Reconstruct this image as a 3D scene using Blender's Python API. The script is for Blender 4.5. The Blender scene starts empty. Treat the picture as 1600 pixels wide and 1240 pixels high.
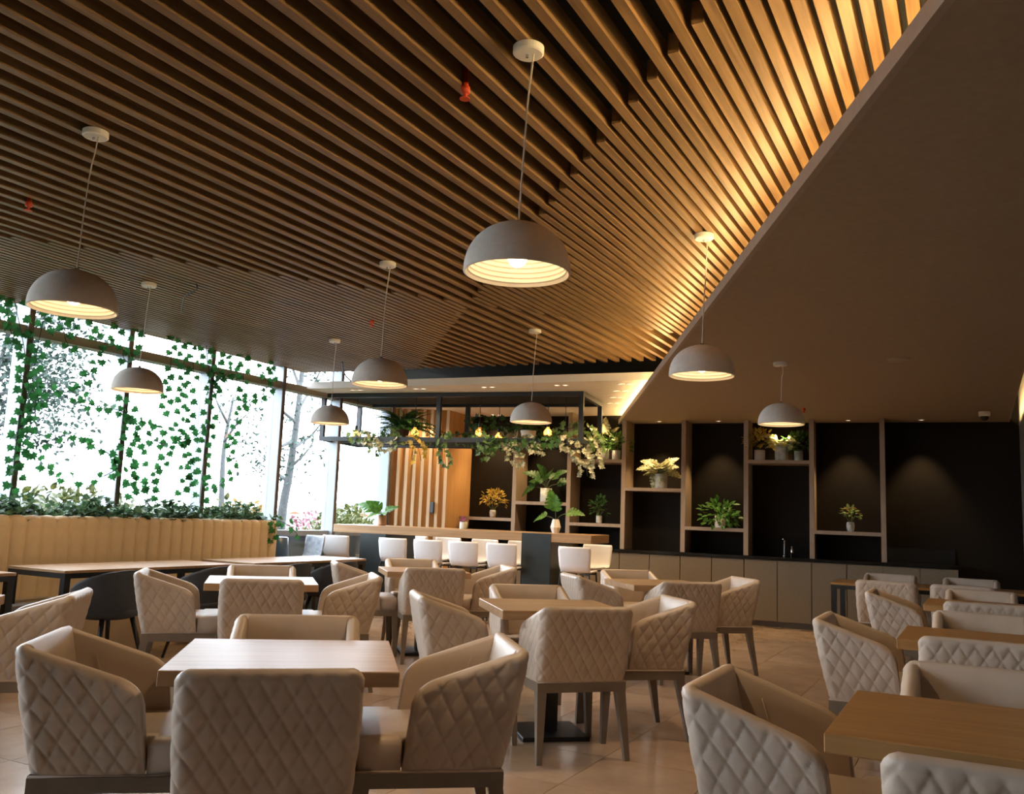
import bpy, bmesh, math, random
from mathutils import Vector, Matrix, Euler
R = math.radians
random.seed(7)
sc = bpy.context.scene
col = sc.collection

# ------------------------------------------------------------------ camera
F_PX, PITCH, ROLL, YAW, EYE = 1392.0, R(7.65), math.atan(.038), R(27.6), 1.27
_f0 = Vector((-math.sin(YAW), math.cos(YAW), 0)); _r0 = Vector((math.cos(YAW), math.sin(YAW), 0)); _u0 = Vector((0, 0, 1))
FW = _f0*math.cos(PITCH) + _u0*math.sin(PITCH)
_u1 = _u0*math.cos(PITCH) - _f0*math.sin(PITCH)
RT = _r0*math.cos(ROLL) + _u1*math.sin(ROLL)
UP = _u1*math.cos(ROLL) - _r0*math.sin(ROLL)
CAM = Vector((0, 0, EYE))
cd = bpy.data.cameras.new('camera'); cam = bpy.data.objects.new('camera', cd); col.objects.link(cam)
cd.sensor_width = 36; cd.sensor_fit = 'HORIZONTAL'; cd.lens = 36*F_PX/1600; cd.clip_start = .05; cd.clip_end = 2000
mw = Matrix((RT, UP, -FW)).transposed().to_4x4(); mw.translation = CAM
cam.matrix_world = mw
sc.camera = cam

def ray(x, y): return FW + RT*((x-800)/F_PX) - UP*((y-620)/F_PX)
def px(x, y, z=None, X=None, Y=None):
    d = ray(x, y)
    t = (z-EYE)/d.z if z is not None else (X/d.x if X is not None else Y/d.y)
    return CAM + d*t
def px_plane(x, y, p, n):
    d = ray(x, y); return CAM + d*((Vector(p)-CAM).dot(n)/d.dot(n))

# ------------------------------------------------------------------ world, exposure
w = bpy.data.worlds.new('overcast_sky'); sc.world = w; w.use_nodes = True
bg = w.node_tree.nodes['Background']; bg.inputs[0].default_value = (.78, .89, 1, 1); bg.inputs[1].default_value = 7.5
sc.view_settings.view_transform = 'Standard'; sc.view_settings.look = 'None'
sc.view_settings.exposure = 0.85; sc.view_settings.gamma = 1; sc.view_settings.use_curve_mapping = False
cy = sc.cycles
cy.max_bounces = 7; cy.diffuse_bounces = 4; cy.glossy_bounces = 3; cy.transmission_bounces = 4; cy.transparent_max_bounces = 10
cy.caustics_reflective = False; cy.caustics_refractive = False; cy.sample_clamp_indirect = 6
cy.use_denoising = True

# ------------------------------------------------------------------ helpers
def tag(o, label=None, cat=None, group=None, kind=None):
    if label: o['label'] = label
    if cat: o['category'] = cat
    if group: o['group'] = group
    if kind: o['kind'] = kind
    return o
def empty(name, loc=(0, 0, 0), rz=0, label=None, cat=None, group=None, kind=None):
    o = bpy.data.objects.new(name, None); col.objects.link(o); o.location = loc; o.rotation_euler = (0, 0, rz)
    o.empty_display_size = .05
    return tag(o, label, cat, group, kind)
def link(name, me, parent=None, mat=None, loc=None, smooth=False):
    o = bpy.data.objects.new(name, me); col.objects.link(o)
    if mat is not None and not me.materials: me.materials.append(mat)
    if parent: o.parent = parent
    if loc is not None: o.location = loc
    if smooth: me.polygons.foreach_set('use_smooth', [True]*len(me.polygons))
    return o
def copy_tree(o, parent=None):
    c = o.copy(); col.objects.link(c); c.parent = parent
    for ch in list(o.children): copy_tree(ch, c)
    return c
class MB:
    def __init__(s): s.v = []; s.f = []
    def add(s, vs, fs):
        b = len(s.v); s.v += [tuple(v) for v in vs]; s.f += [tuple(b+i for i in f) for f in fs]; return s
    def box(s, x0, x1, y0, y1, z0, z1, M=None):
        vs = [Vector((x, y, z)) for z in (z0, z1) for y in (y0, y1) for x in (x0, x1)]
        if M: vs = [M @ v for v in vs]
        return s.add(vs, [(0, 2, 3, 1), (4, 5, 7, 6), (0, 1, 5, 4), (2, 6, 7, 3), (0, 4, 6, 2), (1, 3, 7, 5)])
    def taper(s, a, b, wa, wb):     # square bar from a to b
        a, b = Vector(a), Vector(b); vs = []
        for p, q in ((a, wa), (b, wb)):
            for sx, sy in ((-1, -1), (1, -1), (1, 1), (-1, 1)): vs.append(p+Vector((sx*q/2, sy*q/2, 0)))
        return s.add(vs, [(3, 2, 1, 0), (4, 5, 6, 7), (0, 1, 5, 4), (1, 2, 6, 5), (2, 3, 7, 6), (3, 0, 4, 7)])
    def prism(s, pts, z0, z1):
        n = len(pts)
        vs = [(p[0], p[1], z0) for p in pts]+[(p[0], p[1], z1) for p in pts]
        return s.add(vs, [tuple(range(n-1, -1, -1)), tuple(range(n, 2*n))]+[(i, (i+1) % n, n+(i+1) % n, n+i) for i in range(n)])
    def tube(s, pts, r, n=8, caps=True):
        pts = [Vector(p) for p in pts]; rs = r if isinstance(r, (list, tuple)) else [r]*len(pts)
        b = len(s.v); u = None
        for i, p in enumerate(pts):
            t = (pts[min(i+1, len(pts)-1)]-pts[max(i-1, 0)]).normalized()
            if u is None: u = t.cross(Vector((0, 0, 1)) if abs(t.z) < .9 else Vector((1, 0, 0))).normalized()
            else:
                u = u - t*u.dot(t); u = u.normalized() if u.length > 1e-6 else t.orthogonal().normalized()
            v = t.cross(u)
            for k in range(n):
                a = 2*math.pi*k/n; s.v.append(tuple(p+(u*math.cos(a)+v*math.sin(a))*rs[i]))
        for i in range(len(pts)-1):
            for k in range(n):
                s.f.append((b+i*n+k, b+i*n+(k+1) % n, b+(i+1)*n+(k+1) % n, b+(i+1)*n+k))
        if caps:
            s.f.append(tuple(b+k for k in range(n-1, -1, -1))); s.f.append(tuple(b+(len(pts)-1)*n+k for k in range(n)))
        return s
    def lathe(s, prof, n=32, c=(0, 0, 0)):
        b = len(s.v)
        for r, z in prof:
            for k in range(n):
                a = 2*math.pi*k/n; s.v.append((c[0]+r*math.cos(a), c[1]+r*math.sin(a), c[2]+z))
        for i in range(len(prof)-1):
            for k in range(n):
                s.f.append((b+i*n+k, b+i*n+(k+1) % n, b+(i+1)*n+(k+1) % n, b+(i+1)*n+k))
        return s
    def mesh(s, name, mat=None, smooth=False, bevel=0, seg=2):
        me = bpy.data.meshes.new(name); me.from_pydata(s.v, [], s.f); me.validate()
        bm = bmesh.new(); bm.from_mesh(me); bmesh.ops.recalc_face_normals(bm, faces=bm.faces)
        if bevel:
            es = [e for e in bm.edges if len(e.link_faces) == 2 and e.calc_face_angle(0) > .6]
            bmesh.ops.bevel(bm, geom=es, offset=bevel, segments=seg, affect='EDGES', profile=.5)
        bm.to_mesh(me); bm.free()
        if mat: me.materials.append(mat)
        if smooth: me.polygons.foreach_set('use_smooth', [True]*len(me.polygons))
        return me
    def build(s, name, mat, parent=None, **k):
        return link(name, s.mesh(name, mat, **k), parent)

def smooth_pts(pts, n=6):     # Catmull-Rom
    P = [Vector(p) for p in pts]; P = [P[0]*2-P[1]]+P+[P[-1]*2-P[-2]]; out = []
    for i in range(1, len(P)-2):
        for k in range(n):
            t = k/n; a, b, c, d = P[i-1], P[i], P[i+1], P[i+2]
            out.append(.5*((2*b)+(c-a)*t+(2*a-5*b+4*c-d)*t*t+(3*b-a-3*c+d)*t**3))
    out.append(P[-2]); return out

# ------------------------------------------------------------------ materials
def srgb(r, g, b):
    f = lambda c: (c/255)/12.92 if c/255 <= .04045 else (((c/255)+.055)/1.055)**2.4
    return (f(r), f(g), f(b), 1)
def new_mat(name):
    m = bpy.data.materials.new(name); m.use_nodes = True; nt = m.node_tree
    return m, nt, nt.nodes['Principled BSDF']
def mat(name, c, rough=.5, metal=0, noise=0, nscale=20, bump=0, bscale=200, spec=.5, stretch=(1, 1, 1), coord='Object', sheen=0, emis=None, estr=0, coat=0):
    m, nt, b = new_mat(name); N, L = nt.nodes, nt.links
    b.inputs['Base Color'].default_value = c; b.inputs['Roughness'].default_value = rough; b.inputs['Metallic'].default_value = metal
    b.inputs['Specular IOR Level'].default_value = spec
    if sheen: b.inputs['Sheen Weight'].default_value = sheen
    if coat: b.inputs['Coat Weight'].default_value = coat; b.inputs['Coat Roughness'].default_value = .15
    if emis: b.inputs['Emission Color'].default_value = emis; b.inputs['Emission Strength'].default_value = estr
    tc = N.new('ShaderNodeTexCoord'); mp = N.new('ShaderNodeMapping'); mp.inputs['Scale'].default_value = stretch
    L.new(tc.outputs[coord], mp.inputs[0])
    if noise:
        t = N.new('ShaderNodeTexNoise'); t.inputs['Scale'].default_value = nscale; t.inputs['Detail'].default_value = 5
        L.new(mp.outputs[0], t.inputs['Vector'])
        mx = N.new('ShaderNodeMix'); mx.data_type = 'RGBA'
        mx.inputs[6].default_value = tuple(max(0, x*(1-noise)) for x in c[:3])+(1,)
        mx.inputs[7].default_value = tuple(min(1, x*(1+noise)) for x in c[:3])+(1,)
        rp = N.new('ShaderNodeValToRGB'); rp.color_ramp.elements[0].position = .3; rp.color_ramp.elements[1].position = .7
        L.new(t.outputs[0], rp.inputs[0]); L.new(rp.outputs[0], mx.inputs[0]); L.new(mx.outputs[2], b.inputs['Base Color'])
    if bump:
        t = N.new('ShaderNodeTexNoise'); t.inputs['Scale'].default_value = bscale; t.inputs['Detail'].default_value = 3
        L.new(mp.outputs[0], t.inputs['Vector'])
        bn = N.new('ShaderNodeBump'); bn.inputs['Strength'].default_value = bump; bn.inputs['Distance'].default_value = .004
        L.new(t.outputs[0], bn.inputs['Height']); L.new(bn.outputs[0], b.inputs['Normal'])
    return m
def wood(name, c1, c2, rough=.5, along=1, scale=1.0, spec=.4, world=False, rnd=.25):
    """oak: fine lines along one axis (0 x, 1 y, 2 z)"""
    m, nt, b = new_mat(name); N, L = nt.nodes, nt.links
    st = [22*scale]*3; st[along] = 1.1*scale
    mp = N.new('ShaderNodeMapping'); mp.inputs['Scale'].default_value = st
    if world:
        g = N.new('ShaderNodeNewGeometry'); src = g.outputs['Position']
    else:
        g = N.new('ShaderNodeTexCoord'); src = g.outputs['Object']
    oi = N.new('ShaderNodeObjectInfo'); ad = N.new('ShaderNodeVectorMath'); ad.operation = 'ADD'
    mu = N.new('ShaderNodeMath'); mu.operation = 'MULTIPLY'; mu.inputs[1].default_value = 37
    L.new(oi.outputs['Random'], mu.inputs[0]); L.new(src, ad.inputs[0]); L.new(mu.outputs[0], ad.inputs[1]); L.new(ad.outputs[0], mp.inputs[0])
    t = N.new('ShaderNodeTexNoise'); t.inputs['Scale'].default_value = 1.6; t.inputs['Detail'].default_value = 6; t.inputs['Distortion'].default_value = .6
    L.new(mp.outputs[0], t.inputs['Vector'])
    rp = N.new('ShaderNodeValToRGB'); rp.color_ramp.elements[0].position = .32; rp.color_ramp.elements[1].position = .68
    rp.color_ramp.elements[0].color = c1; rp.color_ramp.elements[1].color = c2
    L.new(t.outputs[0], rp.inputs[0])
    hs = N.new('ShaderNodeHueSaturation')
    mr = N.new('ShaderNodeMapRange'); mr.inputs[3].default_value = 1-rnd; mr.inputs[4].default_value = 1+rnd
    L.new(oi.outputs['Random'], mr.inputs[0]); L.new(mr.outputs[0], hs.inputs['Value']); L.new(rp.outputs[0], hs.inputs['Color'])
    L.new(hs.outputs[0], b.inputs['Base Color']); b.inputs['Roughness'].default_value = rough; b.inputs['Specular IOR Level'].default_value = spec
    bn = N.new('ShaderNodeBump'); bn.inputs['Strength'].default_value = .15; bn.inputs['Distance'].default_value = .002
    L.new(t.outputs[0], bn.inputs['Height']); L.new(bn.outputs[0], b.inputs['Normal'])
    return m
def leafmat(name, c, trans=.45, rough=.45, var=.35, c2=None):
    m, nt, b = new_mat(name); N, L = nt.nodes, nt.links
    g = N.new('ShaderNodeNewGeometry'); t = N.new('ShaderNodeTexNoise'); t.inputs['Scale'].default_value = 22
    L.new(g.outputs['Position'], t.inputs['Vector'])
    rp = N.new('ShaderNodeValToRGB'); rp.color_ramp.elements[0].position = .35; rp.color_ramp.elements[1].position = .68
    rp.color_ramp.elements[0].color = tuple(x*(1-var) for x in c[:3])+(1,)
    rp.color_ramp.elements[1].color = c2 if c2 else tuple(min(1, x*(1+var)) for x in c[:3])+(1,)
    L.new(t.outputs[0], rp.inputs[0]); L.new(rp.outputs[0], b.inputs['Base Color'])
    b.inputs['Roughness'].default_value = rough; b.inputs['Specular IOR Level'].default_value = .3
    tr = N.new('ShaderNodeBsdfTranslucent'); L.new(rp.outputs[0], tr.inputs[0])
    mx = N.new('ShaderNodeMixShader'); mx.inputs[0].default_value = trans
    L.new(b.outputs[0], mx.inputs[1]); L.new(tr.outputs[0], mx.inputs[2])
    L.new(mx.outputs[0], N['Material Output'].inputs[0])
    return m
def emit(name, c, s):
    m, nt, b = new_mat(name)
    b.inputs['Base Color'].default_value = c; b.inputs['Emission Color'].default_value = c; b.inputs['Emission Strength'].default_value = s
    return m
def glassmat(name, tint=(1, 1, 1, 1), gloss=.08):
    m, nt, b = new_mat(name); N, L = nt.nodes, nt.links
    t = N.new('ShaderNodeBsdfTransparent'); t.inputs[0].default_value = tint
    g = N.new('ShaderNodeBsdfGlossy'); g.inputs['Roughness'].default_value = .02
    lw = N.new('ShaderNodeLayerWeight'); pw = N.new('ShaderNodeMath'); pw.operation = 'POWER'; pw.inputs[1].default_value = 5
    ml = N.new('ShaderNodeMath'); ml.operation = 'MULTIPLY_ADD'; ml.inputs[1].default_value = .5; ml.inputs[2].default_value = .03
    lw.inputs[0].default_value = .5; L.new(lw.outputs['Facing'], pw.inputs[0]); L.new(pw.outputs[0], ml.inputs[0])
    mx = N.new('ShaderNodeMixShader'); L.new(ml.outputs[0], mx.inputs[0]); L.new(t.outputs[0], mx.inputs[1]); L.new(g.outputs[0], mx.inputs[2])
    L.new(mx.outputs[0], N['Material Output'].inputs[0]); N.remove(b)
    return m

M = {}
M['slat'] = wood('oak_slat', srgb(114, 87, 58), srgb(150, 118, 80), .42, 1, 1, world=True, rnd=.08)
M['oak_top'] = wood('oak_tabletop', srgb(156, 122, 86), srgb(180, 146, 108), .36, 0, .8, rnd=.05)
M['oak_warm'] = wood('oak_warm', srgb(150, 110, 64), srgb(170, 130, 82), .34, 0, .8, rnd=.06)
M['oak_panel'] = wood('oak_panel', srgb(186, 140, 88), srgb(200, 156, 104), .5, 2, .7, rnd=.04)
M['oak_pale'] = wood('pale_oak_slat', srgb(214, 190, 160), srgb(228, 206, 178), .5, 2, .9, rnd=.03)
M['leather'] = mat('beige_leather', srgb(184, 167, 150), .42, noise=.06, nscale=8, bump=.12, bscale=350, spec=.45)
M['frame_taupe'] = mat('taupe_lacquer', srgb(116, 104, 90), .45, noise=.08, nscale=12)
M['banq'] = mat('camel_leather', srgb(226, 202, 164), .5, noise=.06, nscale=7, bump=.1, bscale=300)
M['banq_seat'] = mat('grey_bench_leather', srgb(176, 170, 164), .4, noise=.06, nscale=7, bump=.1, bscale=300)
M['black'] = mat('black_metal', srgb(26, 27, 28), .45, noise=.15, nscale=15)
M['rack'] = mat('blue_black_steel', srgb(34, 39, 44), .42, noise=.12, nscale=12)
M['barblack'] = mat('black_laminate', srgb(34, 44, 46), .45, noise=.1, nscale=10)
M['blackwall'] = mat('black_panel', srgb(24, 18, 11), .7, spec=.2, noise=.12, nscale=14)
M['void'] = mat('black_void_paint', srgb(22, 20, 19), .9, noise=.1, nscale=6)
M['charcoal'] = mat('charcoal_fabric', srgb(54, 54, 55), .7, noise=.12, nscale=60, bump=.2, bscale=500)
M['plaster'] = mat('taupe_plaster', srgb(166, 150, 130), .8, noise=.05, nscale=25, bump=.2, bscale=120)
M['plaster_lip'] = mat('pale_taupe_plaster', srgb(176, 160, 146), .8, noise=.04, nscale=20)
M['white_ceiling'] = mat('white_ceiling_paint', srgb(236, 228, 220), .8, noise=.03, nscale=8)
M['shelf'] = mat('taupe_laminate', srgb(158, 138, 116), .55, noise=.08, nscale=30, stretch=(1, 1, .2))
M['cabinet'] = mat('greige_laminate', srgb(122, 109, 88), .55, noise=.07, nscale=40)
M['counter'] = mat('black_stone', srgb(20, 20, 20), .22, noise=.2, nscale=30)
M['alu'] = mat('brushed_aluminium', srgb(150, 158, 166), .4, metal=.1, noise=.05, nscale=10)
M['alu_dark'] = mat('dark_aluminium', srgb(150, 142, 130), .5, metal=0, noise=.05, nscale=10)
M['alu_brown'] = mat('bronze_cover_strip', srgb(104, 92, 86), .5, noise=.05, nscale=10)
M['glass'] = glassmat('window_glass')
M['spandrel'] = mat('blue_grey_panel', srgb(118, 138, 156), .25, noise=.1, nscale=4)
M['concrete'] = mat('sand_concrete', srgb(222, 212, 200), .85, noise=.05, nscale=40, bump=.25, bscale=160)
M['shade_in'] = mat('white_glaze', srgb(244, 236, 224), .3, noise=.02, nscale=10)
M['white'] = mat('white_enamel', srgb(238, 236, 232), .35, noise=.02, nscale=10)
M['cord'] = mat('clear_cord', srgb(214, 204, 190), .4, noise=.05, nscale=40)
M['stool'] = mat('white_polypropylene', srgb(238, 236, 236), .38, noise=.02, nscale=10)
M['chrome'] = mat('chrome', srgb(200, 200, 200), .15, metal=1, noise=.02, nscale=10)
M['grout'] = mat('grout', srgb(120, 108, 96), .8, noise=.1, nscale=30)
M['wallpaint'] = mat('taupe_wall_paint', srgb(104, 96, 86), .8, noise=.04, nscale=6)
M['ivy'] = leafmat('ivy_leaf', srgb(50, 106, 54), .38)
M['ivy_dark'] = leafmat('dark_ivy_leaf', srgb(58, 92, 56), .3, c2=srgb(120, 150, 92))
M['hedge'] = leafmat('planter_leaf', srgb(36, 62, 38), .25, c2=srgb(104, 136, 92))
M['fern'] = leafmat('fern_leaf', srgb(62, 100, 48), .3)
M['monstera'] = leafmat('monstera_leaf', srgb(84, 132, 52), .35)
M['varieg'] = leafmat('variegated_leaf', srgb(138, 146, 92), .3, c2=srgb(230, 224, 178))
M['yellowleaf'] = leafmat('yellow_leaf', srgb(176, 146, 54), .35, c2=srgb(214, 184, 92))
M['palegreen'] = leafmat('pale_green_leaf', srgb(120, 150, 88), .35)
M['flower'] = leafmat('peach_flower', srgb(214, 168, 112), .3)
M['pink'] = leafmat('magenta_flower', srgb(170, 70, 150), .3)
M['whiteleaf'] = leafmat('white_edged_ivy', srgb(104, 122, 84), .3, c2=srgb(216, 212, 186))
M['stem'] = mat('green_stem', srgb(74, 84, 44), .6, noise=.2, nscale=30)
M['vinestem'] = mat('dark_vine_stem', srgb(48, 56, 40), .7, noise=.2, nscale=30)
M['bark'] = mat('grey_bark', srgb(70, 72, 72), .9, noise=.2, nscale=30)
M['soil'] = mat('soil', srgb(60, 44, 32), .95, noise=.3, nscale=60)
M['pot_marble'] = mat('marbled_ceramic', srgb(190, 190, 180), .4, noise=.35, nscale=14)
M['pot_white'] = mat('white_ceramic', srgb(226, 218, 206), .4, noise=.06, nscale=20)
M['pot_wood'] = mat('tan_ceramic', srgb(196, 148, 112), .5, noise=.1, nscale=20)
M['pot_blue'] = mat('blue_ceramic', srgb(62, 92, 132), .3, noise=.1, nscale=10)
M['orange'] = mat('orange_cap', srgb(214, 78, 40), .5, noise=.1, nscale=40)
M['bulb'] = emit('bulb_glow', (1, .74, .42, 1), 9)
M['led'] = emit('led_strip_glow', (1, .70, .30, 1), 31)
M['led_right'] = emit('led_strip_glow_wall', (1, .70, .32, 1), 70)
M['downlens'] = emit('downlight_lens', (1, .82, .6, 1), 1.6)
M['filament'] = emit('amber_filament', (1, .62, .22, 1), 6)
M['amber'] = mat('amber_glass', (1, .55, .2, 1), .05, noise=.02, nscale=4, emis=(1, .36, .06, 1), estr=.3)
M['amber'].node_tree.nodes['Principled BSDF'].inputs['Transmission Weight'].default_value = .7
M['foliage_far'] = leafmat('garden_foliage', srgb(44, 58, 30), .25, c2=srgb(92, 92, 44))
M['foliage_tree'] = leafmat('tree_foliage', srgb(44, 60, 54), .25, c2=srgb(70, 88, 78))
M['foliage_pink'] = leafmat('pink_blossom', srgb(120, 66, 82), .25, c2=srgb(140, 92, 104))
M['foliage_yellow'] = leafmat('yellow_foliage', srgb(122, 92, 36), .3)
M['lawn'] = mat('garden_ground', srgb(48, 56, 32), .95, noise=.25, nscale=3)
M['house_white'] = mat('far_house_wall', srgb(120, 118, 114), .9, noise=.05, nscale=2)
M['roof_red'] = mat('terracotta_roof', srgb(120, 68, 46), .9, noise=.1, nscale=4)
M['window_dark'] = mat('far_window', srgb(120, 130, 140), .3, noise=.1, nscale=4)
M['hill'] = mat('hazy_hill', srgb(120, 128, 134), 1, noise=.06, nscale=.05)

# tile material: polished beige porcelain, each tile shifted a little
def tilemat():
    m, nt, b = new_mat('beige_porcelain'); N, L = nt.nodes, nt.links
    g = N.new('ShaderNodeNewGeometry'); oi = N.new('ShaderNodeObjectInfo')
    t = N.new('ShaderNodeTexNoise'); t.inputs['Scale'].default_value = 2.6; t.inputs['Detail'].default_value = 8; t.inputs['Roughness'].default_value = .6
    t.noise_dimensions = '4D'
    mu = N.new('ShaderNodeMath'); mu.operation = 'MULTIPLY'; mu.inputs[1].default_value = 20
    L.new(oi.outputs['Random'], mu.inputs[0]); L.new(mu.outputs[0], t.inputs['W']); L.new(g.outputs['Position'], t.inputs['Vector'])
    rp = N.new('ShaderNodeValToRGB'); rp.color_ramp.elements[0].position = .3; rp.color_ramp.elements[1].position = .72
    rp.color_ramp.elements[0].color = srgb(160, 134, 112); rp.color_ramp.elements[1].color = srgb(190, 166, 144)
    L.new(t.outputs[0], rp.inputs[0]); L.new(rp.outputs[0], b.inputs['Base Color'])
    mr = N.new('ShaderNodeMapRange'); mr.inputs[3].default_value = .13; mr.inputs[4].default_value = .22
    L.new(t.outputs[0], mr.inputs[0]); L.new(mr.outputs[0], b.inputs['Roughness']); b.inputs['Specular IOR Level'].default_value = .7
    return m
M['tile'] = tilemat()

# ------------------------------------------------------------------ room frame numbers
XW, XR, YN = -7.62, .50, -6.2          # window wall, right wall, unseen wall behind, set far back for more daylight
ZC = 3.0                               # underside of the slats
ZS = 2.67                              # underside of the plain dropped ceiling
ZB = 2.79                             # underside of the white ceiling over the bar
WA = R(5); WU = Vector((math.cos(WA), math.sin(WA), 0)); WN = Vector((-math.sin(WA), math.cos(WA), 0)); WO = Vector((-2.2, 11.92, 0))
def W(s, d, z=0): return WO+WU*s+WN*d+Vector((0, 0, z))
MW = Matrix.Translation(WO) @ Matrix.Rotation(WA, 4, 'Z')      # local x = along wall, y = into wall
DB = .46                               # shelf depth: black wall plane

# floor + tiles
fl = MB().prism([(XW-.1, YN), (XR, YN), (XR, 12.9), (XW-.1, 12.9)], -.12, -.004).build('floor', M['grout']); tag(fl, 'beige porcelain tile floor of the dining hall', 'floor', kind='structure')
TS = .60
tme = MB().box(-TS/2+.002, TS/2-.002, -TS/2+.002, TS/2-.002, -.004, 0).mesh('tile', M['tile'])
x0, y0 = -3.625, 2.94
for i in range(-7, 8):
    for j in range(-4, 17):
        cx, cy_ = x0+(i+.5)*TS, y0+(j+.5)*TS
        if cx < XW-.05 or cx > XR-.1 or cy_ < .6 or cy_ > 12.1: continue
        if cx-TS/2 < XW or cx+TS/2 > XR: continue
        t = link('tile', tme, fl, loc=(cx, cy_, 0))
# partial tiles along the window, the wall and behind as one remainder
rem = MB()
for i in range(-8, 9):
    for j in range(-11, 18):
        a0, a1 = max(XW, x0+i*TS+.002), min(XR, x0+(i+1)*TS-.002); b0, b1 = max(YN, y0+j*TS+.002), min(12.6, y0+(j+1)*TS-.002)
        if a1-a0 < .01 or b1-b0 < .01: continue
        cx, cy_ = x0+(i+.5)*TS, y0+(j+.5)*TS
        if -7 <= i <= 7 and -4 <= j <= 16 and not (cx < XW-.05 or cx > XR-.1 or cy_ < .6 or cy_ > 12.1 or cx-TS/2 < XW or cx+TS/2 > XR): continue
        rem.box(a0, a1, b0, b1, -.004, 0)
tag(rem.build('cut_tiles', M['tile'], fl), kind='stuff')

# walls
bwl = W(-7, DB); 
wb = MB().box(-5.6, 2.75, DB, DB+.12, 0, 3.3, MW).build('wall_back', M['blackwall']); tag(wb, 'black panelled back wall behind the shelves', 'wall', kind='structure')
wr = MB().box(XR, XR+.12, YN, 12.75, 0, 3.3).build('wall_right', M['wallpaint']); tag(wr, 'taupe painted wall beside the row of tables', 'wall', kind='structure')
wn = MB().box(XW-.1, XR+.12, YN-.12, YN, 0, 3.3).build('wall_rear', M['wallpaint']); tag(wn, 'taupe painted wall closing the room behind', 'wall', kind='structure')
cl = MB().prism([(XW-.12, YN), (XR+.1, YN), (XR+.1, 12.9), (XW-.12, 12.9)], 3.28, 3.42).build('ceiling', M['void']); tag(cl, 'black ceiling void with oak slats hung below it', 'ceiling', kind='structure')

# soffit edge line
E0 = Vector((-.031, 2.44, 0)); ED = Vector((-4.538, 9.673, 0)).normalized(); EN = Vector((ED.y, -ED.x, 0))   # EN points to the soffit side
def edge_y(x): return E0.y+(x-E0.x)*ED.y/ED.x
def edge_x(y): return E0.x+(y-E0.y)*ED.x/ED.y
# slab front edge
SA, SB = Vector((XW, 8.775, 0)), Vector((-1.5, 9.21, 0))
def slab_y(x): return SA.y+(x-SA.x)*(SB.y-SA.y)/(SB.x-SA.x)

# slats
L1 = lambda x: 3.09-1.174*(x+1.02)
L2 = lambda x: 3.78+1.30*(x+5.53)
PT = .0677; SWD = .042; SHT = .085
sme = MB().box(-.5, .5, 0, 1, 0, 1).mesh('slat', M['slat'])
k = 0
xs0 = -1.021
for i in range(-98, 24):
    x = xs0+i*PT
    if x < XW+.03 or x > XR-.05: continue
    yend = min(slab_y(x)+.02, edge_y(x)+.75)
    spans = []
    if i % 2 == 0: spans = [(-.4, yend)]
    else:
        a, b = sorted((L1(x), L2(x))); spans = [(max(a, -.4), min(b, yend))]
    for a, b in spans:
        if b-a < .05: continue
        o = link('slat', sme, cl); o.location = (x, a, ZC); o.scale = (SWD, b-a, SHT)

# plain dropped ceiling on the right with its lip
def lerp(a, b, t): return a+(b-a)*t
yb = 12.4
XS = .385
pA = Vector((XS, edge_y(XS), 0)); pB = Vector((edge_x(yb), yb, 0))
qi = EN*.028
sf = MB().prism([(pA+qi)[:2], (XS, 12.72), (edge_x(12.4)+.1, 12.42), (pB+qi)[:2]], ZS, ZS+.03).build('ceiling_soffit', M['plaster']); tag(sf, 'plain taupe dropped ceiling beside the oak slats', 'dropped ceiling', kind='structure')
MB().prism([pA[:2], (pA+qi)[:2], (pB+qi)[:2], pB[:2]], ZS-.004, ZS+.06).build('soffit_lip', M['plaster_lip'], sf)
m = MB().box(XS, XS+.012, edge_y(XS), 12.7, ZS-.002, ZS+.03).build('soffit_wall_lip', M['plaster_lip'], sf)
# led strip behind the lip, throwing light up onto the slats
m = MB(); a = pA+EN*.13+ED*.1; b = pB+EN*.13
d = EN*.006
for t0 in range(24):
    p0_, p1_ = a.lerp(b, t0/24+.002), a.lerp(b, (t0+1)/24-.002)
    m.prism([(p0_-d)[:2], (p0_+d)[:2], (p1_+d)[:2], (p1_-d)[:2]], ZS+.03, ZS+.068)
m.build('led_strip', M['led'], sf)['label'] = 'warm LED strip behind the lip'
m = MB().box(XS-.03, XS-.02, edge_y(XS)+.2, 12.3, ZS+.03, ZS+.06)
m.build('led_strip', M['led_right'], sf)['label'] = 'warm LED strip along the wall edge'

# white ceiling over the bar
rx = -2.7
pts = [SA[:2], (rx, slab_y(rx)), (rx-.55, slab_y(rx)+1.25), (edge_x(12.3)+.35, 12.35), (XW, 11.95)]
sl = MB().prism(pts, ZB, ZB+.085).build('ceiling_bar', M['white_ceiling']); tag(sl, 'white dropped ceiling panel over the bar', 'dropped ceiling', kind='structure')

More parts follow.
